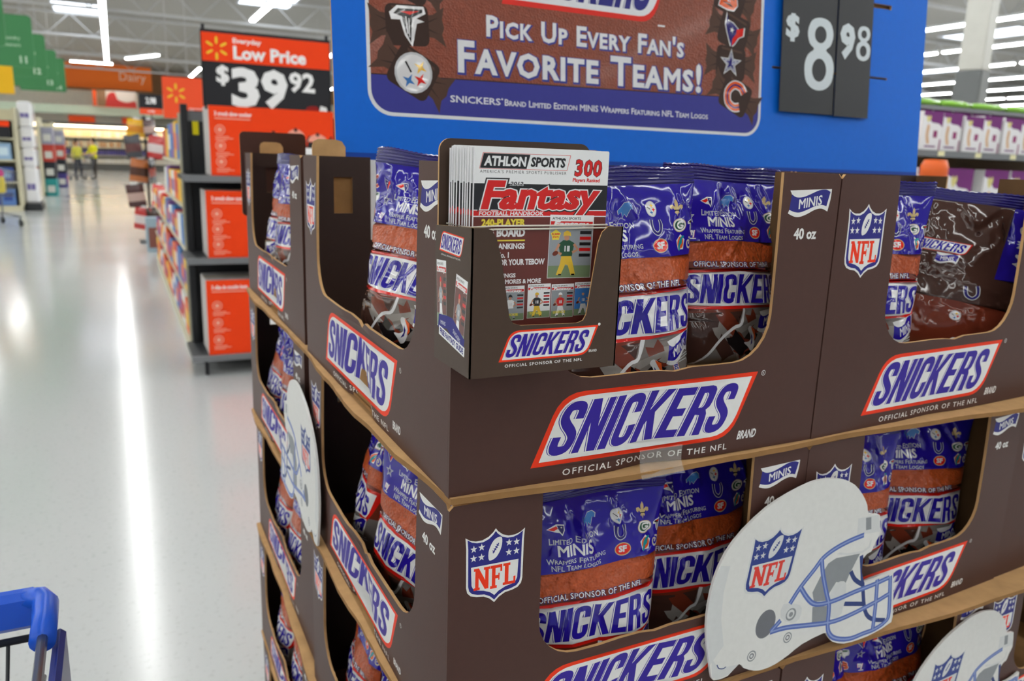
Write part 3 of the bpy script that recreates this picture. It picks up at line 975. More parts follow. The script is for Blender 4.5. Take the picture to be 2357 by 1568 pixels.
def u_outline(Wd, H, c0, c1, cb, r, notch=.0, slot=None):
    p = [(0, 0), (Wd, 0), (Wd, H - .004), (Wd - .004, H), (c1, H), (c1, cb + r)]
    for k in range(1, 7):
        an = math.radians(90 * k / 6)
        p.append((c1 - r + r * math.cos(an), cb + r - r * math.sin(an)))
    c = (c0 + c1) / 2
    if notch: p += [(c + .03, cb), (c + .012, cb - notch), (c - .005, cb - notch * .4), (c - .03, cb)]
    for k in range(0, 6):
        an = math.radians(90 * k / 6)
        p.append((c0 + r - r * math.sin(an), cb + r - r * math.cos(an)))
    p += [(c0, cb + r), (c0, H), (.004, H), (0, H - .004)]
    o = [densify(A(p), .02)]
    if slot: o.append(rect(*slot))
    return o

def dent(a, b, Wd, amp, wid):
    """the printed wall bulges and is creased in the middle"""
    low = np.clip(1 - b / .17, 0, 1)
    c = Wd * .5
    v = np.sqrt(((a - c) / wid) ** 2 + .02)
    return amp * np.clip(1.25 - v, 0, None) * low - .005 * np.sin(PI * np.clip(a / Wd, 0, 1)) * np.sin(PI * np.clip(b / TH, 0, 1))

F_CUT = cut(u_outline(TW, TH, .088, .330, .0885, .042, .003), tray_art(TW, 1.0), BROWN, .012)
S_CUT = cut(u_outline(TD, TH, .082, .470, .095, .045, .008), tray_art(TD, 1.24), BROWN, .012)
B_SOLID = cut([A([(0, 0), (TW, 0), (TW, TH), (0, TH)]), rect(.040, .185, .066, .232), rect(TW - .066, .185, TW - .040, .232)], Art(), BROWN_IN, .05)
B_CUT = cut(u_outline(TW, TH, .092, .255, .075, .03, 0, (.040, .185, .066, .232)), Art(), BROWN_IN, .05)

def fr_map(amp, wid, sk):
    def f(a, b, d):
        return np.stack([a, dent(a, b, TW, amp, wid) + d + sk * a, b], 1)
    return f
def sl_map(amp, wid):
    def f(a, b, d):
        return np.stack([dent(a, b, TD, amp, wid) + d, TD - a * (TD - .0037) / TD, b], 1)
    return f
def sr_map(sk):
    def f(a, b, d):
        return np.stack([TW - .0005 - (np.zeros_like(a) + d), sk * TW + .0037 + a * (TD - .008 - sk * TW) / TD, b], 1)
    return f
T4 = .0035
SKEW = .058        # the right-hand trays have slid back a little along their front
TRAY_ME = dict(
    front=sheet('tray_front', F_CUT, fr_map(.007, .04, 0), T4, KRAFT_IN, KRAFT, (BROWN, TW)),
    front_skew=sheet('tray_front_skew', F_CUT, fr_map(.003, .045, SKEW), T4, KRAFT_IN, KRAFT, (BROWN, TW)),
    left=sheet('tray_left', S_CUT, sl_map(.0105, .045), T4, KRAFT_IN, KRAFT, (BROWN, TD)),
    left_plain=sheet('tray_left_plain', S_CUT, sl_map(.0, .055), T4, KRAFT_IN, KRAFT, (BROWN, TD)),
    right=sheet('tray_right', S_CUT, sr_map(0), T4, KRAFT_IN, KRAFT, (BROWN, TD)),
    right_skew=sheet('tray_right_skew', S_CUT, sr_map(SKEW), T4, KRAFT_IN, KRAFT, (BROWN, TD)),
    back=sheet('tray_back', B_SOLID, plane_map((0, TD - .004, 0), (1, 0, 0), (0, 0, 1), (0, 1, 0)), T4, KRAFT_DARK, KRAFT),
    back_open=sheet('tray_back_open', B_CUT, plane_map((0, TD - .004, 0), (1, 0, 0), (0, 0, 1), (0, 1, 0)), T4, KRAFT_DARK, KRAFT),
)
_m = MB(); _m.add([(.004, .004, .0005), (TW - .004, .028, .0005), (TW - .004, TD - .005, .0005), (.004, TD - .005, .0005), (.004, .004, .004), (TW - .004, .028, .004), (TW - .004, TD - .005, .004), (.004, TD - .005, .004)], [(0, 3, 2, 1), (4, 5, 6, 7), (0, 1, 5, 4), (1, 2, 6, 5), (2, 3, 7, 6), (3, 0, 4, 7)], KRAFT_DARK); TRAY_ME['base'] = _m.mesh('tray_base')
TAB_CUT = cut([A([(0, 0), (.045, 0), (.045, .012), (.040, .019), (.032, .021), (.008, .021), (.002, .018), (0, .012)])], Art(), KRAFT, 0)
_m = MB(); _m.box(.006, .03, .0045, TW - .006, TD - .01, .038, KRAFT_DARK); TRAY_ME['riser'] = _m.mesh('tray_riser')
_m = MB(); _m.box(.022, TD + .0002, .160, .084, TD + .0022, .250, KRAFT_DARK); TRAY_ME['flap'] = _m.mesh('tray_flap')
TRAY_ME['tab'] = sheet('tray_tab', TAB_CUT, XZ, T4, KRAFT, KRAFT)

def tray(loc, label, zs=1.0, tabs=(), skew=False, opened=False, ys=1.0, riser=False):
    t = empty('display_tray', loc, (0, 0, 0), label, 'display tray', 'printed trays of the pallet display')
    t.scale = (1, ys, zs)
    mesh_obj('front_wall', TRAY_ME['front_skew' if skew else 'front'], t)
    mesh_obj('side_wall', TRAY_ME['left_plain' if skew else 'left'], t)
    mesh_obj('side_wall', TRAY_ME['right_skew' if skew else 'right'], t)
    b = mesh_obj('back_wall', TRAY_ME['back_open' if opened else 'back'], t)
    mesh_obj('base', TRAY_ME['base'], t)
    if opened:
        mesh_obj('inner_flap', TRAY_ME['flap'], b)
    if riser: mesh_obj('riser_pad', TRAY_ME['riser'], t)
    for x in tabs:
        mesh_obj('tab', TRAY_ME['tab'], b, (x, TD - .004, TH))
    return t

TNAME = ['top tier', 'second tier', 'third tier', 'fourth tier', 'lowest tier']
TRAYS = {}
for i in range(5):
    z = TIER[i]
    zs = 1.05 if i == 0 else (.977 if i == 1 else .995)
    s = .003 * math.sin(i * 2.3)
    TRAYS['A', i] = tray((CX + s * .4 - .001, CY, z), 'brown cardboard candy tray at the near corner, %s of the pallet' % TNAME[i], zs, (.012, .335) if i == 0 else (), False, i == 0, riser=i == 0)
    TRAYS['B', i] = tray((CX + PITCH_X, CY - .0004, z), 'brown cardboard candy tray right of the corner tray, %s of the pallet' % TNAME[i], zs, (.02, ) if i == 0 else (), True, riser=i == 0)
    TRAYS['C', i] = tray((CX + 2 * PITCH_X, CY + .001 + SKEW * TW, z), 'brown cardboard candy tray at the right edge of view, %s of the pallet' % TNAME[i], zs, (), True, False, .95)
    TRAYS['D', i] = tray((CX + .003 - s, ROW_Y, z), 'brown cardboard candy tray behind the corner tray, %s of the pallet' % TNAME[i], zs, (.03,) if i == 0 else (), riser=i == 0)

# kraft sheets between the tiers
def layer_sheet(z, seed, label):
    rs = np.random.RandomState(seed)
    x0, y0, x1, y1 = CX, CY, CX + 1.222, CY + 1.13
    p = []
    def run(ax, a, b, fixed, out):
        n = 50
        for k in range(n):
            t = k / n
            w = .0075 + .0045 * math.sin(t * 9 + seed) + .0012 * math.sin(t * 41 + seed * 2) + .0006 * rs.uniform(-1, 1)
            w *= min(1, 8 * t + .25, 8 * (1 - t) + .25)
            v = a + (b - a) * t
            p.append((v, fixed + out * w) if ax == 0 else (fixed + out * w, v))
    run(0, x0, x1, y0, -1); run(1, y0, y1, x1, 1); run(0, x1, x0, y1, 1); run(1, y1, y0, x0, -1)
    c = cut([A(p)], Art(), KRAFT, .08)
    def f(a, b, d):
        sag = .0025 * np.sin((a - x0) * 14 + seed) * np.clip(1 - (b - y0) / .1, 0, 1) + .002 * np.sin((b - y0) * 13 + seed) * np.clip(1 - (a - x0) / .1, 0, 1)
        return np.stack([a, b, -(np.zeros_like(a) + d) + sag * .3], 1)
    me = sheet('layer_sheet', c, f, .0055, KRAFT, KRAFT_DARK)
    o = mesh_obj('cardboard_sheet', me, None, (0, 0, z - .0003))
    return tag(o, label, 'cardboard sheet', 'kraft sheets between the tray tiers')
for i in range(4):
    layer_sheet(TIER[i], i + 1, 'thin kraft cardboard sheet under the %s of candy trays' % TNAME[i])

# wooden pallet under it all
PALW = mat((170, 130, 84), 'rough')
pal = empty('wooden_pallet', (CX, CY, 0), (0, 0, 0), 'wooden pallet under the stack of candy trays', 'pallet')
for k in range(3):
    m = MB(); m.box(.01, .02 + k * .5, .02, 1.21, .08 + k * .5, .125, PALW, .004); m.build('stringer', pal)
for k in range(8):
    m = MB(); m.box(.005 + k * .159, .01, .126, .10 + k * .159, 1.12, .146, PALW, .003); m.build('deck_board', pal)
for k in range(4):
    m = MB(); m.box(.005 + k * .371, .01, 0, .10 + k * .371, 1.12, .019, PALW, .003); m.build('deck_board', pal)
sb = MB(); sb.box(CX, CY, .1465, CX + 1.22, CY + 1.12, TIER[4] - .0005, KRAFT_DARK)
tag(sb.build('cardboard_sheet'), 'thick kraft cardboard base between pallet and lowest candy trays', 'cardboard sheet')

# ------------------------------------------------------------------ candy bags in the trays
def bag_in(key, i, x, y, face, lean, turn, var, label, dz=0.006, back=False, roll=0.0):
    tr = TRAYS[key, i]
    sk = SKEW if key in 'BC' else 0
    p = Vector(tr.location) + Vector((x, y + sk * x, .005 + dz))
    rz = sk + (0 if face == 'front' else -PI / 2) + turn
    R = Matrix.Rotation(rz, 4, 'Z') @ Matrix.Rotation(-lean, 4, 'X') @ Matrix.Rotation(roll, 4, 'Y')
    return candy_bag(p, R.to_euler(), label, var, back)

B = bag_in
# top tier, corner tray
B('A', 0, .196, .052, 'front', .05, -.02, 1, 'blue candy bag in the top corner tray, half hidden by the magazine holder', .042, roll=-.04)
B('A', 0, .340, .082, 'front', .09, -.02, 0, 'glossy blue candy bag right of the magazine holder, top corner tray', .062, roll=.03).scale = (.86, 1, .93)
B('A', 0, .056, .262, 'side', .13, .42, 2, 'tall blue candy bag in the side opening of the top corner tray', .050, roll=.06)
B('A', 0, .150, .330, 'side', .05, .25, 3, 'blue candy bag standing at the back inside the top corner tray', .038)
# top tier, right tray
B('B', 0, .135, .075, 'front', .04, -.30, 3, 'blue candy bag mostly behind the left post of the top right tray', .0365)
B('B', 0, .318, .088, 'front', .16, -.78, 0, 'brown candy bag turned back to front in the top right tray', .0365, True, .10).scale = (1.16, 1, .97)
B('B', 0, .345, .215, 'front', .10, -.8, 2, 'blue candy bag deep in the right of the top right tray', .0365).scale = (1, 1, .9)
# top tier, rear tray
B('D', 0, .048, .215, 'side', .06, .35, 4, 'blue candy bag nearer in the side opening of the top rear tray', .042)
B('D', 0, .045, .385, 'side', .06, -.1, 1, 'blue candy bag farther in the side opening of the top rear tray', .042)
# second tier
B('A', 1, .168, .050, 'front', .02, -.10, 4, 'blue candy bag facing front in the second tier corner tray, left one', .001)
B('A', 1, .318, .085, 'front', .02, -.06, 1, 'shaded blue candy bag right one in the second tier corner tray front', .008)
B('A', 1, .050, .218, 'side', .06, .36, 0, 'blue candy bag nearest the corner in the side of the second tier tray', .004, roll=.10)
B('A', 1, .062, .405, 'side', .05, -.35, 3, 'folded blue candy bag far in the side opening of second tier corner tray', .002, roll=-.06)
B('B', 1, .140, .066, 'front', .03, -.2, 2, 'blue candy bag beside the left post of second tier right tray', .004)
B('B', 1, .300, .080, 'front', .05, -.42, 0, 'blue candy bag with wide glare in the second tier right tray', .004)
B('D', 1, .048, .215, 'side', .03, .3, 1, 'blue candy bag nearer in the side of the second tier rear tray', .004)
B('D', 1, .043, .400, 'side', .05, -.1, 2, 'blue candy bag farther in the side of the second tier rear tray', .004)
# third tier
B('A', 2, .168, .050, 'front', .02, .03, 2, 'blue candy bag in the front of the third tier corner tray, left one', .002)
B('A', 2, .312, .060, 'front', .03, -.05, 3, 'blue candy bag in the front of the third tier corner tray, right one', .002)
B('A', 2, .043, .215, 'side', .04, .1, 1, 'blue candy bag nearest the corner in the side of third tier tray', .002)
B('A', 2, .048, .400, 'side', .05, -.2, 0, 'blue candy bag far in the side opening of third tier corner tray', .002)
B('B', 2, .120, .060, 'front', .03, .06, 4, 'blue candy bag left in the front of the third tier right tray', .002)
B('B', 2, .275, .060, 'front', .03, -.05, 1, 'blue candy bag right in the front of the third tier right tray', .002)
B('D', 2, .043, .215, 'side', .03, .1, 3, 'blue candy bag nearer in the side of the third tier rear tray', .002)
B('D', 2, .043, .400, 'side', .04, -.1, 4, 'blue candy bag farther in the side of the third tier rear tray', .002)
B('A', 3, .045, .395, 'side', .04, 0, 2, 'blue candy bag in the side of the fourth tier corner tray', .002)
B('D', 3, .043, .215, 'side', .03, .1, 0, 'blue candy bag nearer in the side of the fourth tier rear tray', .002)
B('D', 3, .043, .400, 'side', .04, -.1, 1, 'blue candy bag farther in the side of the fourth tier rear tray', .002)

# ------------------------------------------------------------------ header sign
S_BLUE = mat((16, 110, 222), 'sign'); S_BLUE2 = mat((24, 72, 170), 'sign')
S_WHITE = mat((230, 232, 236), 'sign'); S_NAVY = mat((62, 64, 150), 'sign'); S_LEATHER = mat((138, 66, 44), 'leather')
S_RED = mat((226, 50, 40), 'sign'); S_CHOC = mat((60, 42, 36), 'sign'); S_CHOC2 = mat((84, 60, 50), 'sign'); S_EDGE = mat((60, 66, 148), 'sign')

def candy_art(mark, s):
    a = Art()
    for k in (-1, 1):
        a.add(S_CHOC2, A([(k * .26, .15), (k * .42, .17), (k * .60, .29), (k * .565, .10), (k * .59, -.02), (k * .55, -.12), (k * .61, -.30), (k * .42, -.17), (k * .26, -.15)]))
        a.each(S_CHOC, [A([(k * .3, .06), (k * .52, .14), (k * .3, .03)]), A([(k * .3, -.05), (k * .52, -.12), (k * .3, -.02)])])
    a.add(S_CHOC, rrect(-.34, -.30, .34, .30, .10, 4))
    a.add(S_CHOC2, A([(-.24, .27), (.24, .24), (.26, .20), (-.22, .23)]))
    a.merge(CLUB[mark], s)
    return a

def header_art():
    a = Art()
    a.add(S_WHITE, rect(-1, -1, 2, -.006)); a.add(S_BLUE2, rect(-1, -.006, 2, .0035))
    a.add(S_WHITE, rrect(.0535, .056, .7715, .62, .035, 8))
    i0 = rrect(.0585, .061, .7665, .615, .031, 8)
    a.add(S_LEATHER, i0)
    lo = rrect(.0585, .061, .7665, .615, .031, 8)
    # blue foot of the poster: the part of the rounded field under a slanting line
    pts = [tuple(p) for p in lo if p[1] < .1] 
    pts = sorted(pts, key=lambda p: math.atan2(p[1] - .2, p[0] - .41))
    a.add(S_NAVY, A(pts + [(.7665, .121), (.0585, .1115)]))
    a.add(S_CHOC, A([(.0585, .1112), (.7665, .1208), (.7665, .1222), (.0585, .1128)]))
    lg = candy_logo(S_WHITE, S_RED, P_NAVY)
    a.merge(lg, .078, .13, dx=.262, dy=.2275)
    def outlined(l, g, off=.0):
        return l
    for s, x0, y0, x1, y1 in (("Pick Up Every Fan's", .2375, .1795, .5985, .2085), ('Favorite Teams!', .192, .1255, .6355, .169)):
        big = text(s, caps=True, bold=.065, space=1.1); med = text(s, caps=True, bold=.03, space=1.1)
        A0 = bounds(text(s, caps=True, space=1.1))
        sx = (x1 - x0) / (A0[2] - A0[0]); sy = (y1 - y0) / .70
        a.letters(S_EDGE, xf(big, sx, sy, dx=x0 - A0[0] * sx + .0012, dy=y0 - .0012))
        a.letters(S_WHITE, xf(med, sx, sy, dx=x0 - A0[0] * sx, dy=y0))
    s = 'SNICKERS'
    a.add(S_WHITE, textbox('SNICKERS', .177, .0805, .2585, .0905, bold=.02))
    l = text("Brand Limited Edition MINIS Wrappers Featuring NFL Team Logos", caps=True, bold=.018)
    q = bounds(l); sx = (.6535 - .2655) / (q[2] - q[0]); a.add(S_WHITE, xf(l, sx, .0135, dx=.2655 - q[0] * sx, dy=.0808))
    a.add(S_WHITE, ell(.2612, .0898, .0014, .0014))
    a.add(S_WHITE, rect(.546, .2235, .560, .2262))
    # wrapped candies
    a.merge(candy_art('falcon', .5), .094, dx=.114, dy=.182, rot=.05)
    a.merge(candy_art('steel', .56), .098, dx=.1215, dy=.1175, rot=-.5)
    a.merge(candy_art('bronco', .4), .096, dx=.118, dy=.245, rot=-.35)
    a.merge(candy_art('lion', .4), .118, dx=.105, dy=.32, rot=.2)
    a.merge(candy_art('bengal', .44), .094, dx=.697, dy=.286, rot=-.3)
    a.merge(candy_art('bull', .46), .094, dx=.706, dy=.231, rot=-.28)
    a.merge(candy_art('star', .44), .094, dx=.701, dy=.1775, rot=-.05)
    a.merge(candy_art('c', .46), .094, dx=.713, dy=.123, rot=-.42)
    a.merge(candy_art('eagle', .42), .110, dx=.70, dy=.345, rot=.1)
    return a
HD_OUT = [rrect(.006, -.118, 1.190, .62, .006, 2), rect(1.0, .3065, 1.0905, .3145), rrect(.795, .1765, 1.0895, .1805, .0019, 2)]
HD_CUT = cut(HD_OUT, header_art(), S_BLUE, .05)
hd = empty('header_sign', (.27, 1.123, 1.50), (-math.radians(5.0), 0, 0), 'tall blue corrugated header sign with football lettering above the candy trays', 'sign')
CORR = .0006
def hd_map(a, b, d):
    return np.stack([a, np.zeros_like(a) + d + .004 * np.sin(PI * a / 1.19) * np.clip(b / .3, 0, 1), b], 1)
mesh_obj('sign_panel', sheet('header', HD_CUT, hd_map, .005, KRAFT, KRAFT), hd)
m = MB(); m.box(.76, .010, .08, 1.12, .013, .40, KRAFT_DARK); m.build('card_backing', hd)
for x in (.25, .60):     # flaps that hold the sign upright behind
    m = MB(); m.box(x, .0055, -.118, x + .12, .0095, .25, KRAFT); m.build('support_flap', hd)
# price cards hooked into the slots
PC = mat((44, 46, 50), 'plastic'); PW = mat((214, 224, 230), 'plastic')
pr = empty('price_sign', Vector((.27, 1.123, 1.50)) + Matrix.Rotation(-math.radians(5), 3, 'X') @ Vector((0, -.006, 0)), (-math.radians(5.0), 0, 0), 'dark grey price cards reading $8.98 hooked on the blue header', 'price sign')
def eight(x0, y0, x1, y1, t=.2):
    p = [ell(0, .29, .33, .29, 28), ell(0, -.21, .37, .36, 28)]
    o = smooth([(0, .62), (.24, .56), (.34, .36), (.28, .17), (.16, .08), (.31, -.02), (.39, -.2), (.35, -.45), (.2, -.58), (0, -.62), (-.2, -.58), (-.35, -.45), (-.39, -.2), (-.31, -.02), (-.16, .08), (-.28, .17), (-.34, .36), (-.24, .56)], 3, True)
    h1 = ell(0, .335, .155, .145, 20); h2 = ell(0, -.27, .19, .2, 20)
    return fit([o, h1, h2], x0, y0, x1, y1)
for (x0, x1, art, y) in ((.8072, .8595, text('$', bold=.045), 0), (.8595, .9420, '8', .001), (.9420, .9885, text('9', bold=.05), -.001), (.9885, 1.0336, '88', .0005)):
    a = Art()
    if art == '8': a.add(PW, eight(.0055, .0420, .0785, .1695))
    elif art == '88': a.add(PW, eight(.0045, .1045, .0420, .167))
    else:
        b0 = (.0085, .122, .0410, .170) if x0 < .85 else (.0065, .1030, .0455, .168)
        a.add(PW, fit(art, *b0))
    c = cut([rect(.0003, 0, x1 - x0 - .0003, .26)], a, PC, .03)
    def f(u, v, d, y=y): return np.stack([u, np.zeros_like(u) + d + y - .003 * np.sin(PI * np.clip(u / .08, 0, 1)) * 0 + .0, v], 1)
    mesh_obj('digit_card', sheet('digit_card', c, f, .0012, PC, PC), pr, (x0, -.001, .102 + (0 if x0 < .86 else -.0015)))

# ------------------------------------------------------------------ magazine holder hooked on the corner
H_BROWN = mat((74, 58, 48), 'card')
def football_player(sh, pants, skin, helm, s=1.0):
    """tiny printed figure of a ball carrier, about 1 high"""
    a = Art()
    a.add(pants, A([(-.12, .42), (.1, .42), (.14, .3), (.22, .02), (.12, .0), (.04, .22), (-.02, .24), (-.12, .0), (-.22, .02), (-.14, .26)]))
    a.add(sh, A([(-.14, .42), (.12, .42), (.16, .7), (.05, .76), (-.1, .76), (-.2, .68)]))
    a.add(skin, stroke([(-.18, .68), (-.26, .52), (-.12, .46)], .06)); a.add(skin, stroke([(.15, .68), (.25, .56), (.12, .5)], .06))
    a.add(F_BROWN, ell(-.26, .48, .07, .05, 10, .5))
    a.add(skin, ell(-.02, .82, .06, .07, 10)); a.add(helm, A([(-.1, .84), (-.09, .93), (-.02, .97), (.06, .93), (.08, .84), (.04, .86), (-.06, .86)]))
    a.each(F_WHITE, [rect(-.06, .52, -.03, .64), rect(0, .52, .06, .64)])
    a.add(F_BLACK, stroke([(-.17, .02), (-.10, .02)], .03)); a.add(F_BLACK, stroke([(.13, .02), (.2, .02)], .03))
    return a
M_WHITE = mat((236, 237, 238), 'paper'); M_BLACK = mat((30, 32, 36), 'paper'); M_RED = mat((214, 30, 30), 'paper'); M_MAROON = mat((104, 48, 42), 'paper')
M_YEL = mat((232, 214, 70), 'paper'); M_GREY = mat((150, 156, 162), 'paper'); M_GREEN = mat((38, 84, 60), 'paper'); M_SKIN = mat((196, 140, 110), 'paper'); M_GRASS = mat((120, 140, 104), 'paper'); M_BLUE = mat((60, 120, 190), 'paper'); M_GOLDP = mat((230, 190, 60), 'paper')
def mini_cover(tint, sh, pants, helm, w=1.0, h=1.36, head=True):
    a = Art()
    a.add(M_WHITE, rect(0, 0, w, h)); a.add(tint, rect(.01, .01, w - .01, h * .82)); a.add(M_GRASS, rect(.01, .01, w - .01, h * .2))
    a.add(M_RED, A([(.02, h * .83), (w - .02, h * .83), (w - .02, h * .9), (.02, h * .9)]))
    a.add(M_WHITE, textbox('Fantasy', .08, h * .80, w * .9, h * .9, bold=.05, shear=.2)); a.add(M_BLACK, textbox('ATHLON SPORTS', .05, h * .925, w * .7, h * .965, bold=.02))
    for k in range(5):
        a.add(M_RED if k % 2 else M_BLACK, rect(w * .7, h * (.7 - k * .09), w * .96, h * (.75 - k * .09)))
    a.merge(football_player(sh, pants, M_SKIN, helm), h * .74, dx=w * .42, dy=h * .04)
    return a
MW, MH = .109, .157
def cover_art():
    a = Art(); T = MH
    def tb(m, w, x0, y0, x1, y1, **k): a.letters(m, textbox(w, x0, T - y1, x1, T - y0, **k))
    a.add(M_WHITE, rect(0, T - .0250, MW, T)); a.add(M_BLACK, rect(0, T - .0432, MW, T - .0250))
    a.add(M_WHITE, rect(0, T - .0482, MW, T - .0432)); a.add(M_RED, rect(0, T - .0475, MW, T - .0438))
    a.add(M_RED, A([(.0036, T - .0150), (.0735, T - .0150), (.0762, T - .0040), (.0062, T - .0040)]), A([(.0040, T - .0147), (.0732, T - .0147), (.0757, T - .0043), (.0066, T - .0043)]))
    a.add(M_BLACK, A([(.0042, T - .0145), (.0402, T - .0145), (.0430, T - .0045), (.0068, T - .0045)]))
    tb(M_WHITE, 'ATHLON', .0070, .0060, .0402, .0130, bold=.045, shear=.12); tb(M_BLACK, 'SPORTS', .0435, .0060, .0720, .0130, bold=.045, shear=.12)
    tb(M_BLACK, "AMERICA'S PREMIER SPORTS PUBLISHER", .0042, .0157, .0730, .0178, space=1.3)
    tb(M_BLACK, '300', .0795, .0062, .1035, .0192, bold=.06, shear=.1, space=1.1); tb(M_RED, '300', .0800, .0066, .1030, .0188, bold=.03, shear=.1, space=1.1)
    tb(M_RED, 'Players Ranked', .0785, .0200, .1020, .0236, bold=.04, shear=.1)
    fs = [text('Fantasy', bold=b_, shear=.22) for b_ in (.11, .075, .045)]
    q = bounds(fs[2]); sx = .098 / (q[2] - q[0])
    for ff, mm in zip(fs, (M_BLACK, M_WHITE, M_RED)): a.letters(mm, xf(ff, sx, .0262, dx=.0052 - q[0] * sx, dy=T - .0418))
    tb(M_WHITE, '2012', .0272, .0232, .0385, .0264, bold=.09, shear=.2); tb(M_BLACK, '2012', .0275, .0235, .0382, .0261, bold=.03, shear=.2)
    a.add(M_RED, rect(.0035, T - .0470, .0562, T - .0438)); tb(M_WHITE, 'FOOTBALL HANDBOOK', .0040, .0442, .0555, .0472, bold=.03, shear=.15)
    tb(M_YEL, '240-PLAYER', .0060, .0495, .0410, .0550, bold=.05); tb(M_WHITE, 'BIG BOARD', .0060, .0562, .0410, .0625, bold=.05)
    a.add(M_YEL, rect(.0060, T - .0655, .0410, T - .0645))
    tb(M_WHITE, 'TIERED RANKINGS', .0, .0670, .0410, .0712, bold=.04); tb(M_WHITE, 'WHO IS No. 1', .0, .0733, .0285, .0775, bold=.04)
    tb(M_WHITE, 'TIME FOR YOUR TEBOW', .0080, .0785, .0580, .0830, bold=.04); tb(M_WHITE, 'RANKINGS', .0120, .0888, .0345, .0920, bold=.04)
    tb(M_WHITE, 'SOPHOMORES & MORE', .0120, .0932, .0555, .0966, bold=.04)
    a.merge(mini_cover(M_GREY, M_GREEN, M_GOLDP, M_GOLDP), .0375, .0345, dx=.0605, dy=T - .0935, rot=-.015)
    a.add(M_YEL, star(.0665, T - .0615, .0045, inner=.75)); tb(M_RED, '3,200', .0632, .0600, .0698, .0618, bold=.05); tb(M_RED, 'STATS', .0640, .0622, .0690, .0637, bold=.05)
    for k, (tint, sh, pa, he) in enumerate(((M_GREY, M_WHITE, M_GREY, M_BLACK), (M_WHITE, M_BLACK, M_GOLDP, M_GOLDP), (M_GREY, M_RED, M_WHITE, M_WHITE), (M_BLUE, M_BLUE, M_WHITE, M_BLUE))):
        a.merge(mini_cover(tint, sh, pa, he), .0192, .0188, dx=.0250 + k * .0200 - (.002 if k == 0 else 0), dy=T - .1238 + .0008 * (k % 2), rot=.0)
        if k < 3: a.add(M_YEL, textbox(('ROOKIE', 'TOP HITS', 'LEGENDS')[k], .0270 + k * .0200, T - .1205, .0375 + k * .0200, T - .1185, bold=.04))
    return a
COVER = cut([rrect(0, 0, MW, MH, .0012, 2)], cover_art(), M_MAROON, .03)
PLAIN_ART = Art().add(M_WHITE, rect(-1, MH - .0250, 1, 1)).add(M_BLACK, rect(-1, MH - .0432, 1, MH - .0250)).add(M_RED, rect(-1, MH - .0475, 1, MH - .0438))
COVER2 = cut([rrect(0, 0, MW, MH, .0012, 2)], PLAIN_ART, M_MAROON, .03)
PAGES = mat((222, 222, 226), 'paper')

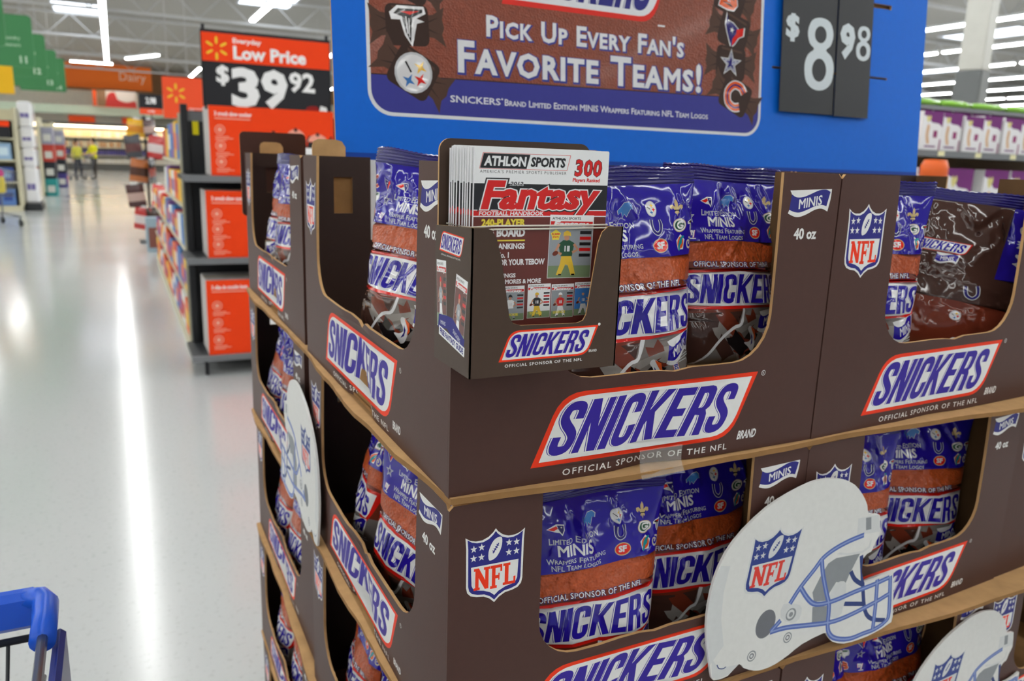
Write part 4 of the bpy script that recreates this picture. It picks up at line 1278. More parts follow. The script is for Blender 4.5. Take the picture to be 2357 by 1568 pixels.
HX, HY, HZ = .2137, .4965, 1.3485
HWD, HDP, HFH = .1215, .0700, .1065
def holder(loc, rz, label, detail=True):
    t = empty('magazine_holder', loc, (0, 0, rz), label, 'brochure holder', 'cardboard magazine holders on the display')
    # front with its wide notch
    o = A([(0, 0), (HWD, 0), (HWD, HFH), (.1085, HFH), (.1035, HFH - .004), (.1005, HFH - .012), (.0935, .0415), (.0910, .0372), (.0860, .0355), (.0390, .0365), (.0330, .0385), (.0300, .0430), (.0225, .085), (.0185, .0985), (.0145, .1045), (.0095, .1062), (0, .1062)])
    a = Art()
    a.merge(candy_logo(P_WHITE, P_RED, P_BLUE), .0206, .0225, dx=.0225, dy=.0105)
    a.add(P_WHITE, textbox('OFFICIAL SPONSOR OF THE NFL', .0275, .0062, .0920, .0085, bold=.015, space=1.2)); a.add(P_WHITE, textbox('BRAND', .0975, .0125, .1045, .0145, bold=.02)); a.add(P_WHITE, ell(.1055, .0335, .0011, .0011))
    mesh_obj('front_wall', sheet('holder_front', cut([densify(o, .02)], a, H_BROWN, .02), XZ, .0012, KRAFT_DARK, KRAFT), t)
    # left wall: reads from the back edge to the front edge
    s = Art(); D = HDP
    s.merge(candy_logo(P_WHITE, P_RED, P_BLUE, inline=False), .0118, .0150, dx=.0085, dy=.0845, rot=-.03)
    s.add(P_WHITE, textbox('OFFICIAL SPONSOR OF THE NFL', .012, .0812, .050, .0824))
    s.merge(mini_cover(M_MAROON, M_GREY, M_WHITE, M_RED), .0195, .0370, dx=.0060, dy=.0265, rot=.06)
    s.merge(mini_cover(M_MAROON, M_GREY, M_WHITE, M_RED), .0215, .0370, dx=.0360, dy=.0215, rot=-.14)
    s.add(P_NAVY, A([(.008, .0255), (.026, .0275), (.036, .0235), (.058, .0155), (.060, .026), (.037, .0375), (.027, .0375), (.009, .036)]))
    s.add(M_WHITE, textbox('MINIS', .013, .029, .023, .032)); s.add(M_WHITE, fit(xf(text('SNICKERS'), 1, rot=-.25), .038, .022, .052, .030))
    s.add(M_WHITE, A([(.0095, .0205), (.0600, .0135), (.0605, .0205), (.0100, .0275)]))
    tx = textbox('FREE FANTASY GUIDE', .012, .0215, .058, .0262, bold=.05)
    s.add(P_NAVY, [np.stack([l[:, 0], l[:, 1] - (l[:, 0] - .012) * .142], 1) for l in tx])
    f = plane_map((0, D, 0), (0, -1, 0), (0, 0, 1), (1, 0, 0))
    mesh_obj('side_wall', sheet('holder_side', cut([A([(0, 0), (D, 0), (D, .1062), (0, .1025)])], s, H_BROWN, .02), f, .0012, KRAFT_DARK, KRAFT), t)
    f = plane_map((HWD, 0, 0), (0, 1, 0), (0, 0, 1), (-1, 0, 0))
    mesh_obj('side_wall', sheet('holder_side_r', cut([A([(0, 0), (D, 0), (D, .1025), (0, .1062)])], Art(), H_BROWN, 0), f, .0012, KRAFT_DARK, KRAFT), t)
    f = plane_map((.0013, D - .0026, 0), (1, 0, 0), (0, 0, 1), (0, 1, 0))
    mesh_obj('back_wall', sheet('holder_back', cut([rrect(0, .0, HWD + .008, .166, .009, 5)], Art(), H_BROWN, 0), f, .0024, BROWN, KRAFT), t)
    m = MB(); m.box(.0012, .0012, 0, HWD - .0012, D - .004, .0012, KRAFT_DARK); m.build('base', t)
    return t
holder((HX, HY, HZ), 0, 'brown cardboard magazine holder hooked on the top corner of the candy trays')
N_MAG = 10
for k in range(N_MAG):
    y = HY + .0185 + k * .0043
    dx = .0004 * math.sin(k * 5.1)
    t = empty('magazine', (HX + .0085 - .0052 * (k / (N_MAG - 1)) * 0 + dx - k * .0003, y, HZ + .0033 + .0008 * math.sin(k * 3.3)), (-.0, 0, 0),
              'front magazine with red fantasy title in the cardboard holder' if k == 0 else 'thin football magazine number %s behind the front one in the holder' % ('two', 'three', 'four', 'five', 'six', 'seven', 'eight', 'nine', 'ten')[k - 1], 'magazine', 'magazines in the cardboard holder')
    mesh_obj('cover', sheet('cover', COVER if k == 0 else COVER2, XZ, .0003, M_WHITE, M_WHITE), t)
    m = MB(); m.box(.0004, .00035, .0004, MW - .0006, .0034, MH - .0006, PAGES); m.build('pages', t)
# elastic band round the magazines
m = MB()
for q, zz in ((0, .1035), (1, .1058)):
    y0, y1 = HY + .0175, HY + .0185 + N_MAG * .0043
    x0, x1 = HX + .0055, HX + .0085 + MW + .0006
    zl = -.004 if q == 0 else -.0015
    m.tube([(x0, y1, HZ + zz + zl), (x0, y0, HZ + zz - .001), (x0 + .02, y0 - .0006, HZ + zz), (x1, y0 - .0006, HZ + zz + .0005), (x1, y1, HZ + zz)], .0007, mat((226, 220, 208), 'plastic'), 6, True)
tag(m.build('elastic_band'), 'pale elastic band around the magazines in the holder', 'elastic band')

# far holder on the rear wall, seen from behind
RHX, RHY, RHZ = .356, ROW_Y + TD + .075, HZ + .024
holder((RHX, RHY, RHZ), PI, 'second brown magazine holder hooked on the rear wall of the trays')
for k in range(3):
    t = empty('magazine', (RHX - .0085, RHY - .0235 - k * .006, RHZ + .0035), (0, 0, PI), 'magazine %s in the holder on the rear wall' % ('nearest the aisle end', 'in the middle', 'next to the trays')[k], 'magazine', 'magazines in the rear holder')
    mesh_obj('cover', sheet('cover', COVER2, XZ, .0003, M_WHITE, M_WHITE), t)
    m = MB(); m.box(.0004, .00035, .0004, MW - .0006, .0034, MH - .0006, PAGES); m.build('pages', t)

# ------------------------------------------------------------------ die-cut helmets on the trays
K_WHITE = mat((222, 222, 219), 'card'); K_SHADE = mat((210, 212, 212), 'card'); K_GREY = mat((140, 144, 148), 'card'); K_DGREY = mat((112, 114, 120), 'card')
K_BAR = mat((86, 108, 178), 'card'); K_BARL = mat((140, 158, 206), 'card'); K_NAVY = mat((44, 62, 120), 'card'); K_RED = mat((222, 62, 52), 'card'); K_SH = mat((46, 64, 136), 'card')
HLM = dict(
    shell=[(0.1579, 0.2328), (0.1782, 0.2285), (0.1956, 0.2201), (0.2104, 0.2062), (0.2202, 0.1921), (0.2244, 0.1811), (0.2408, 0.1774), (0.2437, 0.1737), (0.2469, 0.157), (0.2471, 0.1505), (0.2413, 0.1418), (0.2377, 0.1328), (0.2261, 0.1269), (0.2332, 0.0952), (0.2762, 0.0989), (0.2812, 0.0941), (0.2917, 0.0385), (0.2858, 0.0293), (0.2635, 0.0235), (0.2398, 0.0212), (0.2138, 0.0222), (0.1937, 0.0301), (0.1848, 0.0404), (0.1779, 0.0447), (0.146, 0.0392), (0.1277, 0.0309), (0.1093, 0.0245), (0.0925, 0.0227), (0.0792, 0.0248), (0.0635, 0.0324), (0.0563, 0.0391), (0.0423, 0.0288), (0.0273, 0.0284), (0.0208, 0.0318), (0.0163, 0.0486), (0.0101, 0.0733), (0.0067, 0.0968), (0.0068, 0.1191), (0.0112, 0.1476), (0.0233, 0.1741), (0.043, 0.1949), (0.0719, 0.2143), (0.1009, 0.2255), (0.1276, 0.2323), (0.1424, 0.2337)],
    bars=[[(0.2217, 0.1561), (0.1995, 0.1531), (0.1782, 0.1478), (0.1616, 0.1401), (0.1515, 0.1296), (0.133, 0.1116), (0.1202, 0.0948)],
          [(0.1596, 0.1405), (0.1648, 0.1204), (0.1739, 0.096), (0.1809, 0.0781), (0.183, 0.0528), (0.1881, 0.0407), (0.2, 0.0322), (0.222, 0.0264), (0.2434, 0.0275), (0.2629, 0.0286), (0.2797, 0.0343), (0.2838, 0.0452), (0.2763, 0.094)],
          [(0.133, 0.1116), (0.1451, 0.0961), (0.1565, 0.0863), (0.171, 0.0829), (0.1913, 0.083), (0.2218, 0.0868), (0.2492, 0.089), (0.2748, 0.0926)],
          [(0.0959, 0.0667), (0.1186, 0.0665), (0.1546, 0.0608), (0.1855, 0.0564), (0.2123, 0.0573), (0.2539, 0.0643), (0.2802, 0.071)],
          [(0.2547, 0.0945), (0.2575, 0.0685), (0.2586, 0.0512), (0.2594, 0.0295)], [(0.0967, 0.0672), (0.1094, 0.0776)]],
    dark=[[(0.2085, 0.1143), (0.2168, 0.1027), (0.2301, 0.0935)], [(0.2222, 0.131), (0.2313, 0.0929), (0.2408, 0.0589), (0.2545, 0.044), (0.2781, 0.0365)], [(0.2051, 0.0749), (0.2382, 0.0671)]],
    grey=[[(0.1709, 0.1319), (0.1822, 0.1359), (0.2195, 0.134), (0.2069, 0.1114), (0.2026, 0.1009), (0.1874, 0.1059), (0.1791, 0.0948), (0.1766, 0.0856), (0.1561, 0.0888), (0.1522, 0.1009), (0.1613, 0.118)], [(0.1551, 0.0826), (0.1777, 0.0788), (0.1832, 0.0578), (0.1573, 0.0625)]],
    pad=[(0.1876, 0.1042), (0.2, 0.104), (0.2049, 0.0939), (0.203, 0.0629), (0.1866, 0.0619), (0.1809, 0.0781), (0.1801, 0.0946)],
    clip=[(0.1105, 0.0963), (0.1301, 0.0924), (0.139, 0.0848), (0.137, 0.0724), (0.1257, 0.0704), (0.1089, 0.0809)],
    visor=[(0.2083, 0.1784), (0.2409, 0.1771), (0.2468, 0.1554), (0.2105, 0.1582)], vis2=[(0.221, 0.1769), (0.2295, 0.1762), (0.2323, 0.1613), (0.2239, 0.1613)],
    brow=[(0.1814, 0.1408), (0.201, 0.1449), (0.2359, 0.1477), (0.2345, 0.1383), (0.2237, 0.1339), (0.1985, 0.1358)],
    chin=[(0.0181, 0.0559), (0.0284, 0.0422), (0.0555, 0.0386), (0.0422, 0.0297), (0.0272, 0.0292), (0.0206, 0.0334)],
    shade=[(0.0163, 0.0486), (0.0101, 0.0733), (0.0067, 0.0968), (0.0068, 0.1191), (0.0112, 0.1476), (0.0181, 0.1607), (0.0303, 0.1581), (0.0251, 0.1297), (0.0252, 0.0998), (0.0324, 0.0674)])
def helmet_cut(mirror):
    a = Art(); H = HLM
    def S_(p, w): return stroke(smooth(p, 3), w)
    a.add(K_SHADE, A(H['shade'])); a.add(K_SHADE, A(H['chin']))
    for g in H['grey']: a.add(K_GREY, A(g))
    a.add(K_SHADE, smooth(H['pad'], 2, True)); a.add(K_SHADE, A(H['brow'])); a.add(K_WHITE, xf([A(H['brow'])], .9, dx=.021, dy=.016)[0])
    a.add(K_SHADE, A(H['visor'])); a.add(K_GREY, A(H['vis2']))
    for d in H['dark']: a.add(K_NAVY, S_(d, .0055))
    a.add(K_DGREY, ell(.0880, .0785, .0135, .0168, 22, -.25))
    a.add(K_SHADE, smooth(H['clip'], 2, True)); a.add(K_GREY, ell(.1237, .0812, .0075, .0075)); a.add(K_SHADE, ell(.1232, .0817, .0055, .0055)); a.add(K_GREY, ell(.1237, .0812, .003, .003))
    for b in H['bars']: a.add(K_BAR, S_(b, .0062))
    for b in H['bars']: a.add(K_BARL, S_(b, .0018))
    for x, y in ((.073, .0441), (.1228, .0534)):
        a.add(K_GREY, ell(x, y, .0062, .0066)); a.add(K_WHITE, ell(x, y, .0048, .005)); a.add(K_DGREY, ell(x, y, .0032, .0034)); a.add(K_SHADE, ell(x, y, .0018, .002))
    a.add(K_NAVY, stroke(smooth([(.026, .0465), (.029, .0415), (.035, .0395), (.0385, .0410)], 3), .0012))
    o = A(H['shell']); o = smooth(o, 2, True)
    if mirror:
        for i, (m, L) in enumerate(a.layers): a.layers[i] = (m, [l * np.array((-1, 1)) + np.array((.298, 0)) for l in L])
        o = (o * np.array((-1, 1)) + np.array((.298, 0)))[::-1]
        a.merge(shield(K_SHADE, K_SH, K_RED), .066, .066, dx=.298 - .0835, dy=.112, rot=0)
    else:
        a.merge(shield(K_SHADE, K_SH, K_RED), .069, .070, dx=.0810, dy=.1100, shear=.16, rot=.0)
    return cut([o], a, K_WHITE, .03)
HM = sheet('helmet', helmet_cut(False), XZ, .003, KRAFT, P_WHITE)
HM2 = sheet('helmet_mirror', helmet_cut(True), XZ, .003, KRAFT, P_WHITE)
o = mesh_obj('helmet_cutout', HM, None, (.50, .556, .95)); tag(o, 'white cardboard football helmet on the front between second and third tier', 'helmet cutout', 'die-cut helmets on the display')
o = mesh_obj('helmet_cutout', HM, None, (.862, .574, .692), (0, 0, .058)); tag(o, 'white cardboard football helmet low on the right front of the trays', 'helmet cutout', 'die-cut helmets on the display')
o = mesh_obj('helmet_cutout', HM2, None, (.2165, 1.300, .938), (0, 0, -PI / 2)); tag(o, 'white cardboard football helmet on the aisle side of the trays', 'helmet cutout', 'die-cut helmets on the display')

# clear tape holding the top tray down
TAPE = bpy.data.materials.new('clear_tape'); TAPE.use_nodes = True
_b = TAPE.node_tree.nodes['Principled BSDF']; _b.inputs['Roughness'].default_value = .12; _b.inputs['Alpha'].default_value = .22; _b.inputs['Base Color'].default_value = (.8, .78, .74, 1)
tp = [(x, y) for x in np.linspace(0, .048, 9) for y in np.linspace(0, .026, 6)]
m = MB(); V = []
for (x, y) in tp: V.append((x, -.0012 - .0008 * math.sin(x * 300 + y * 170) - .006 * max(0, 1 - y / .008), y))
m.add(V, [(i * 6 + j, (i + 1) * 6 + j, (i + 1) * 6 + j + 1, i * 6 + j + 1) for i in range(8) for j in range(5)], TAPE, True)
tag(m.build('clear_tape', None, (CX + .183, CY - .0065, TIER[0] - .006)), 'strip of clear tape under the big logo of the corner tray', 'tape')

# ------------------------------------------------------------------ shopping cart nose, lower left
C_BLUE = mat((34, 92, 214), 'plastic'); C_DBLUE = mat((26, 40, 120), 'plastic'); C_WIRE = mat((120, 124, 126), 'metal'); C_DARK = mat((50, 54, 56), 'plastic')
ct = empty('shopping_cart', (-.381, .505, 0), (0, 0, 0), 'shopping cart with blue plastic rim and grey wire basket in the aisle', 'shopping cart')
xr, yf, zr = .278, .455, 1.0
m = MB(); m.box(-xr, yf - .012, zr - .034, xr - .006, yf + .011, zr + .0115, C_BLUE, .007); m.build('front_rim', ct)
for sx in (-1, 1):
    m = MB()
    m.tube(smooth([(sx * (xr - .02), yf, zr + .001), (sx * (xr - .003), yf - .006, zr + .001), (sx * xr, yf - .02, zr), (sx * (xr + .001), yf - .085, zr - .006)], 1).tolist() and [(sx * (xr - .022), yf, zr), (sx * (xr - .006), yf - .004, zr), (sx * xr, yf - .018, zr), (sx * (xr + .001), yf - .050, zr - .003), (sx * (xr + .001), yf - .088, zr - .006)], [.0122, .0128, .0132, .0128, .0128], C_BLUE, 14)
    m.build('corner_cap', ct)
    m = MB(); m.tube([(sx * xr, yf - .03, zr - .004), (sx * (xr + .02), -.44, zr + .03)], .0052, C_WIRE, 8); m.build('rim_wire', ct)
    m = MB(); m.box(sx * (xr + .012) - .005, yf - .30, zr - .52, sx * (xr + .012) + .007, yf - .035, zr - .022, C_DBLUE, .005); m.build('side_bumper', ct)
    for k in range(9):
        m = MB(); y = yf - .05 - k * .1; m.tube([(sx * (xr + .0 + k * .002), y, zr - .002 + k * .003), (sx * (xr - .045), y, .62)], .0022, C_WIRE, 6); m.build('side_wire', ct)
    for k in range(4):
        m = MB(); z = .65 + k * .085; q = xr - .04 + k * .01; m.tube([(sx * q, yf - .01, z), (sx * q, -.44, z)], .0026, C_WIRE, 6); m.build('side_wire', ct)
m = MB(); m.tube([(-xr + .01, yf - .012, zr - .042), (xr - .012, yf - .012, zr - .042)], .0045, C_DARK, 8); m.build('front_wire', ct)
for k in range(11):
    m = MB(); x = -xr + .03 + k * (2 * xr - .07) / 10; m.tube([(x, yf - .012, zr - .04), (x * .86, yf - .03, .62)], .0022, C_DARK, 6); m.build('front_wire', ct)
for k in range(3):
    m = MB(); z = .64 + k * .09; m.tube([(-xr + .05, yf - .025, z), (xr - .05, yf - .025, z)], .0022, C_DARK, 6); m.build('front_wire', ct)
for k in range(13):
    m = MB(); x = -xr + .05 + k * (2 * xr - .1) / 12; m.tube([(x, yf - .03, .62), (x, -.44, .60)], .0022, C_WIRE, 6); m.build('floor_wire', ct)
m = MB(); m.tube([(-xr + .02, .40, .16), (-xr + .02, -.40, .2), (xr - .02, -.40, .2), (xr - .02, .40, .16)], .011, C_WIRE, 8, True); m.build('chassis', ct)
for sx in (-1, 1):
    m = MB(); m.tube([(sx * (xr - .02), -.38, .2), (sx * (xr - .02), -.42, .62), (sx * (xr + .01), -.44, zr + .03)], .011, C_WIRE, 8); m.build('upright', ct)
    m = MB(); m.tube([(sx * (xr - .02), .2, .17), (sx * (xr - .04), .1, .61)], .009, C_WIRE, 8); m.build('upright', ct)
    for yy in (.36, -.36):
        m = MB(); m.lathe([(0, -.016), (.055, -.016), (.062, -.008), (.062, .008), (.055, .016), (0, .016)], C_DARK, 16)
        m.build('wheel', ct, (sx * (xr - .02), yy, .062), (0, PI / 2, 0))
        m = MB(); m.box(sx * (xr - .02) - .022, yy - .02, .10, sx * (xr - .02) + .022, yy + .02, .17, C_WIRE, .005); m.build('caster_fork', ct)
m = MB(); m.tube([(-xr - .01, -.46, zr + .035), (xr + .01, -.46, zr + .035)], .014, C_BLUE, 10); m.build('handle', ct)

# ------------------------------------------------------------------ end display of slow cookers
G_BLACK = mat((38, 40, 44), 'paint'); G_GREY = mat((120, 122, 126), 'paint'); G_CREAM = mat((206, 200, 172), 'paint'); G_RED = mat((255, 70, 20), 'sign'); G_RED2 = mat((252, 92, 54), 'sign'); G_WHITE = mat((246, 246, 247), 'sign'); G_YEL = mat((250, 206, 60), 'sign'); G_TAG = mat((236, 220, 30), 'sign')
G_PINK = mat((248, 170, 150), 'sign'); G_INK = mat((44, 44, 48), 'sign'); G_SIDE = mat((196, 192, 190), 'card')
ec = empty('end_shelf', (.38, 5.56, 0), (0, 0, 0), 'black end shelf with grey price rails holding red slow cooker boxes', 'store shelf')
EW = 1.25
m = MB(); m.box(.05, .50, .02, EW, .55, 1.76, G_BLACK); bp_ = m.build('back_panel', ec)
m = MB(); m.box(.115, .497, 1.60, .155, .4995, 1.69, G_TAG); m.build('price_tag', bp_)
m = MB(); m.box(.06, .497, 1.69, .22, .4995, 1.755, G_GREY); m.build('top_rail', bp_)
for x in (.04, EW - .05):
    m = MB(); m.box(x, .46, 0, x + .045, .52, 1.80, G_BLACK, .004); m.build('upright', ec)
for z in (.112, .773, 1.307):
    m = MB(); m.box(0, .03, z, EW, .50, z + .03, G_BLACK, .003); sh = m.build('shelf', ec)
    m = MB(); m.box(-.001, 0, z - .01, EW, .029, z + .032, G_GREY, .003); m.build('price_rail', sh)
for x in (.09, EW - .14):
    m = MB(); m.box(x - .012, .05, 0, x + .012, .09, .112, G_BLACK, .002); m.build('leg', ec)
def cooker_art(w, h, other=False):
    a = Art()
    a.add(G_WHITE, textbox('3 crock slow cooker' if not other else '3 ollas de cocción lenta', .035, h - .062, .035 + .23, h - .034, bold=.03))
    a.add(G_PINK, rect(.035, h - .082, .255, h - .074))
    for k, z in enumerate((.66, .43, .20)):
        y = h * z
        a.add(G_PINK, ell(.065, y, .032, .032), ell(.065, y, .026, .026)); a.add(G_PINK, ell(.065, y, .016, .016))
        for q in range(3): a.add(G_PINK, rect(.035, y - .045 - q * .011, .035 + (.085, .11, .07)[q], y - .040 - q * .011))
    # picture of the cooker: three lidded pots on a base
    for c in (.40, .545, .69):
        big = 1.25 if abs(c - .545) < .01 else 1.0
        y = h * .42
        a.add(G_WHITE, A([(c - .078, y - .09), (c + .078, y - .09), (c + .072, y + .01), (c - .072, y + .01)])); a.add(G_INK, A([(c - .072, y + .01), (c + .072, y + .01), (c + .066, y + .05), (c - .066, y + .05)]))
        a.add(G_PINK, smooth([(c - .066, y + .052), (c - .05, y + .085 * big), (c, y + .105 * big), (c + .05, y + .085 * big), (c + .066, y + .052)], 3)); a.add(G_INK, ell(c, y + .10 * big, .012, .012)); a.add(G_INK, ell(c, y - .05, .016, .016))
        a.add(G_INK, stroke([(c + .07, y + .05), (c + .095, y + .09)], .012))
    return a
def cooker_box(x, y, z, w, h, d, label, other=False):
    t = empty('cooker_box', (x, y, z), (0, 0, 0), label, 'box', 'red boxes on the end shelf')
    mesh_obj('printed_front', sheet('cooker_front', cut([rect(0, 0, w, h)], cooker_art(w, h, other), G_RED, .3), XZ, .002, G_RED, G_RED2), t)
    m = MB(); m.box(0, .0022, 0, w, d, h, G_SIDE); m.build('carton', t)
    m = MB(); m.box(.002, d * .45, h + .0002, w - .002, d * .55, h + .001, mat((200, 180, 140), 'plastic')); m.build('tape', t)
    return t
cooker_box(.555, 5.575, 1.341, .80, .438, .36, 'wide red slow cooker box on the top shelf under the price sign')
cooker_box(.513, 5.585, .805, .80, .437, .36, 'red slow cooker box on the middle shelf of the end display')
cooker_box(.487, 5.585, .144, .80, .510, .36, 'tall red slow cooker box on the lowest shelf of the end display', True)

# price header above the end display
def spark(a, m, cx, cy, r):
    for k in range(6):
        an = k * PI / 3
        a.merge(Art().add(m, smooth([(-.09, .42), (-.11, .85), (0, 1.0), (.11, .85), (.09, .42), (0, .36)], 2, True)), r, dx=cx, dy=cy, rot=an)
ps = empty('price_header', (.53, 5.60, 1.775), (0, 0, 0), 'red and black price header reading $39.92 over the slow cookers', 'price sign')
a = Art(); PWD, PHT = .816, .465
a.add(G_INK, rect(0, PHT - .018, PWD, PHT)); a.add(G_RED, rect(.006, .275, PWD - .006, PHT - .018))
spark(a, G_YEL, .095, .355, .072)
a.add(G_WHITE, textbox('Everyday', .195, .385, .37, .425, bold=.03)); a.add(G_WHITE, textbox('Low Price', .195, .295, .655, .378, bold=.04))
a.add(G_INK, rect(.012, -.01, PWD - .012, .262))
a.add(G_WHITE, textbox('$', .085, .13, .165, .255, bold=.035)); a.add(G_WHITE, textbox('3', .175, .0, .350, .250, bold=.045)); a.add(G_WHITE, textbox('9', .360, .0, .530, .250, bold=.045)); a.add(G_WHITE, textbox('92', .540, .115, .710, .245, bold=.035))
a.add(mat((150, 30, 30), 'sign'), smooth([(.64, .0), (.66, .03), (.72, .035), (.74, .0)], 2)); a.add(G_WHITE, A([(.735, 0), (.745, .04), (.785, .03), (.79, 0)]))
mesh_obj('sign_board', sheet('price_header', cut([rect(0, 0, PWD, PHT)], a, mat((34, 36, 40), 'sign'), .2), XZ, .012, G_BLACK, G_BLACK), ps)
for x in (.01, PWD - .03):
    m = MB(); m.box(x, .013, -.02, x + .02, .03, PHT + .03, G_BLACK); m.build('post', ps)

# gondola run along the aisle behind the end display
gr = empty('gondola_shelf', (.42, 6.32, 0), (0, 0, 0), 'long stocked gondola shelf along the right side of the aisle', 'store shelf')
GL = 5.2
m = MB(); m.box(.44, .0, .0, .48, GL, 1.05, mat((70, 72, 76), 'paint')); m.build('back_panel', gr)
m = MB(); m.box(.0, 0, .0, .46, GL, .10, G_CREAM); m.build('base', gr)
m = MB(); m.box(.0, -.03, .0, .95, -.001, 1.745, G_BLACK); m.build('end_panel', gr)
m = MB(); m.box(-.001, -.034, .0, .012, -.0305, 1.75, G_CREAM); m.build('edge_trim', gr)
for z in (.42, .76, 1.08, 1.40):
    m = MB(); m.box(.0, .001, z, .43, GL if z < 1 else 2.3, z + .025, G_CREAM); m.build('shelf', gr)
rs = random.Random(5)
cols = [((236, 110, 40), 'orange'), ((60, 120, 190), 'blue'), ((236, 236, 232), 'white'), ((240, 190, 50), 'yellow'), ((200, 50, 50), 'red'), ((130, 90, 160), 'purple')]
LEV = ['base', 'second shelf', 'third shelf', 'fourth shelf', 'top shelf']
for li, (z, h) in enumerate(((.101, .28), (.446, .28), (.786, .26), (1.106, .26), (1.426, .30))):
    y = .05; n = 0
    while y < (GL if z < 1.0 else 2.3) - .42:
        w = rs.uniform(.28, .42); hh = h * rs.uniform(.75, .98)
        c, cn = cols[(n * 2 + li * 3 + rs.randrange(2)) % 6]
        t = empty('packet', (.425, 6.32 + y, z + .0005), (0, 0, 0), '%s packet, %s from the near end on the %s of the aisle gondola' % (cn, ORD[n], LEV[li]), 'packet', 'packets on the aisle gondola')
        m = MB(); m.box(0, 0, 0, .34, w - .015, hh, mat(c, 'card'), .006); m.build('carton', t)
        c2 = cols[(n + li * 2 + 3) % 6][0]
        m = MB(); m.box(-.001, .03, hh * .25, -.0002, w - .045, hh * .7, mat(c2, 'card')); m.build('label', t)
        y += w; n += 1

# red sign with the yellow spark and the shelf-end sign farther on
ps = empty('price_header', (.47, 8.95, 1.80), (0, 0, 0), 'tall red hanging sign with yellow spark beside the price header', 'price sign')
a = Art(); spark(a, G_YEL, .125, .245, .095); a.add(G_WHITE, rect(.24, .02, .42, .105), rect(.246, .026, .42, .099)); a.add(G_WHITE, textbox('Low', .26, .035, .44, .09, bold=.05))
mesh_obj('sign_board', sheet('spark_sign', cut([rect(0, 0, .48, .40)], a, G_RED2, .2), XZ, .01, G_BLACK, G_BLACK), ps)
m = MB(); m.box(-.004, -.002, .40, .484, .012, .408, G_BLACK); m.build('top_rail', ps)
for x in (.06, .24):
    m = MB(); m.tube([(x, .005, .408), (x, .005, 4.79)], .004, STEEL, 5); m.build('hanging_wire', ps)
ps = empty('price_header', (.43, 15.2, 2.05), (0, 0, 0), 'small black and red price sign above the hanging snack rack', 'price sign')
a = Art(); a.add(G_RED2, rect(0, 0, .36, .10)); a.add(G_WHITE, textbox('2.98', .10, .17, .26, .28, bold=.05)); a.add(G_WHITE, textbox('only', .12, .03, .24, .075, bold=.03))
mesh_obj('sign_board', sheet('small_sign', cut([rect(0, 0, .36, .33)], a, G_INK, .2), XZ, .01, G_BLACK, G_BLACK), ps)
m = MB(); m.tube([(.18, .02, -2.05), (.18, .02, .2)], .012, G_BLACK, 6); m.build('post', ps)

# rack of hanging snack pouches
rk = empty('snack_rack', (.36, 14.35, 0), (0, 0, 0), 'black wire rack of hanging snack pouches at the aisle edge', 'rack')
m = MB(); m.tube([(.10, 0, 0), (.10, 0, 2.0)], .02, G_BLACK, 8); m.build('pole', rk)
m = MB(); m.box(-.08, -.2, 0, .3, .2, .03, G_BLACK, .008); m.build('base', rk)
for z in (.55, .95, 1.32, 1.68, 1.95):
    m = MB(); m.tube([(-.06, -.03, z), (.26, -.03, z)], .008, G_BLACK, 6); m.build('arm', rk)
def pouch_mesh(c1, c2, w, h):
    nx, ny = 6, 8; V = []; F = []
    for sgn in (-1, 1):
        for j in range(ny + 1):
            for i in range(nx + 1):
                u = i / nx * 2 - 1; v = j / ny
                d = .03 * (1 - u * u) ** .6 * math.sin(PI * v) ** .5
                V.append((u * w / 2, sgn * d, v * h))
    n = (nx + 1) * (ny + 1)
    fa = []; fb = []
    for j in range(ny):
        for i in range(nx):
            q = (j * (nx + 1) + i, j * (nx + 1) + i + 1, (j + 1) * (nx + 1) + i + 1, (j + 1) * (nx + 1) + i)
            (fb if 2 <= j < 5 else fa).append(q)
            fa.append(tuple(n + k for k in q[::-1]))
    m = MB(); m.add(V, fa, c1, True); k = len(fa)
    m2 = MB(); m2.add(V, fa, c1, True); m2.f += fb; m2.m += [m2.mi(c2)] * len(fb); m2.sm += [True] * len(fb)
    return m2.mesh('pouch')
pc = [((186, 40, 40), (214, 200, 198), 'red and white'), ((46, 44, 46), (150, 70, 60), 'black and red'), ((206, 40, 36), (226, 200, 190), 'bright red'), ((60, 40, 34), (120, 90, 70), 'brown'), ((236, 180, 40), (220, 140, 40), 'yellow'), ((60, 60, 66), (100, 60, 60), 'dark grey'), ((190, 110, 60), (90, 60, 50), 'orange'), ((70, 34, 34), (190, 160, 150), 'maroon')]
k = 0
for zi, z in enumerate((.20, .56, .96, 1.33, 1.66)):
    for xi, x in enumerate((-.04 - .03 * (zi % 2), .22 - .04 * ((zi + 1) % 2))):
        c = pc[(k * 3 + zi) % 8]; k += 1
        h = .36 if zi < 4 else .27
        t = empty('snack_pouch', (.36 + x, 14.28 - .02 * xi, z + .01), (0, .12 * (-1) ** (zi + xi), 1.1 * (xi - .5) + .3 * (zi % 3)), '%s snack pouch, %s column, row %s of the wire rack from below' % (c[2], ('left', 'right')[xi], ('one', 'two', 'three', 'four', 'five')[zi]), 'pouch', 'pouches on the wire rack')
        mesh_obj('pouch_film', pouch_mesh(mat(c[0], 'film'), mat(c[1], 'film'), .27, h), t)
        m = MB(); m.box(-.05, -.003, h - .005, .05, .003, h + .025, mat((225, 225, 225), 'card')); m.build('hang_tab', t)
t = empty('floor_carton', (.345, 12.9, 0), (0, 0, 0), 'grey blue carton on the floor beside the aisle gondola', 'box')
m = MB(); m.box(0, 0, 0, .22, .3, .50, mat((150, 170, 182), 'card'), .006); m.build('carton', t)
m = MB(); m.box(.03, -.001, .06, .19, -.0002, .36, mat((130, 80, 70), 'card')); m.build('label', t)

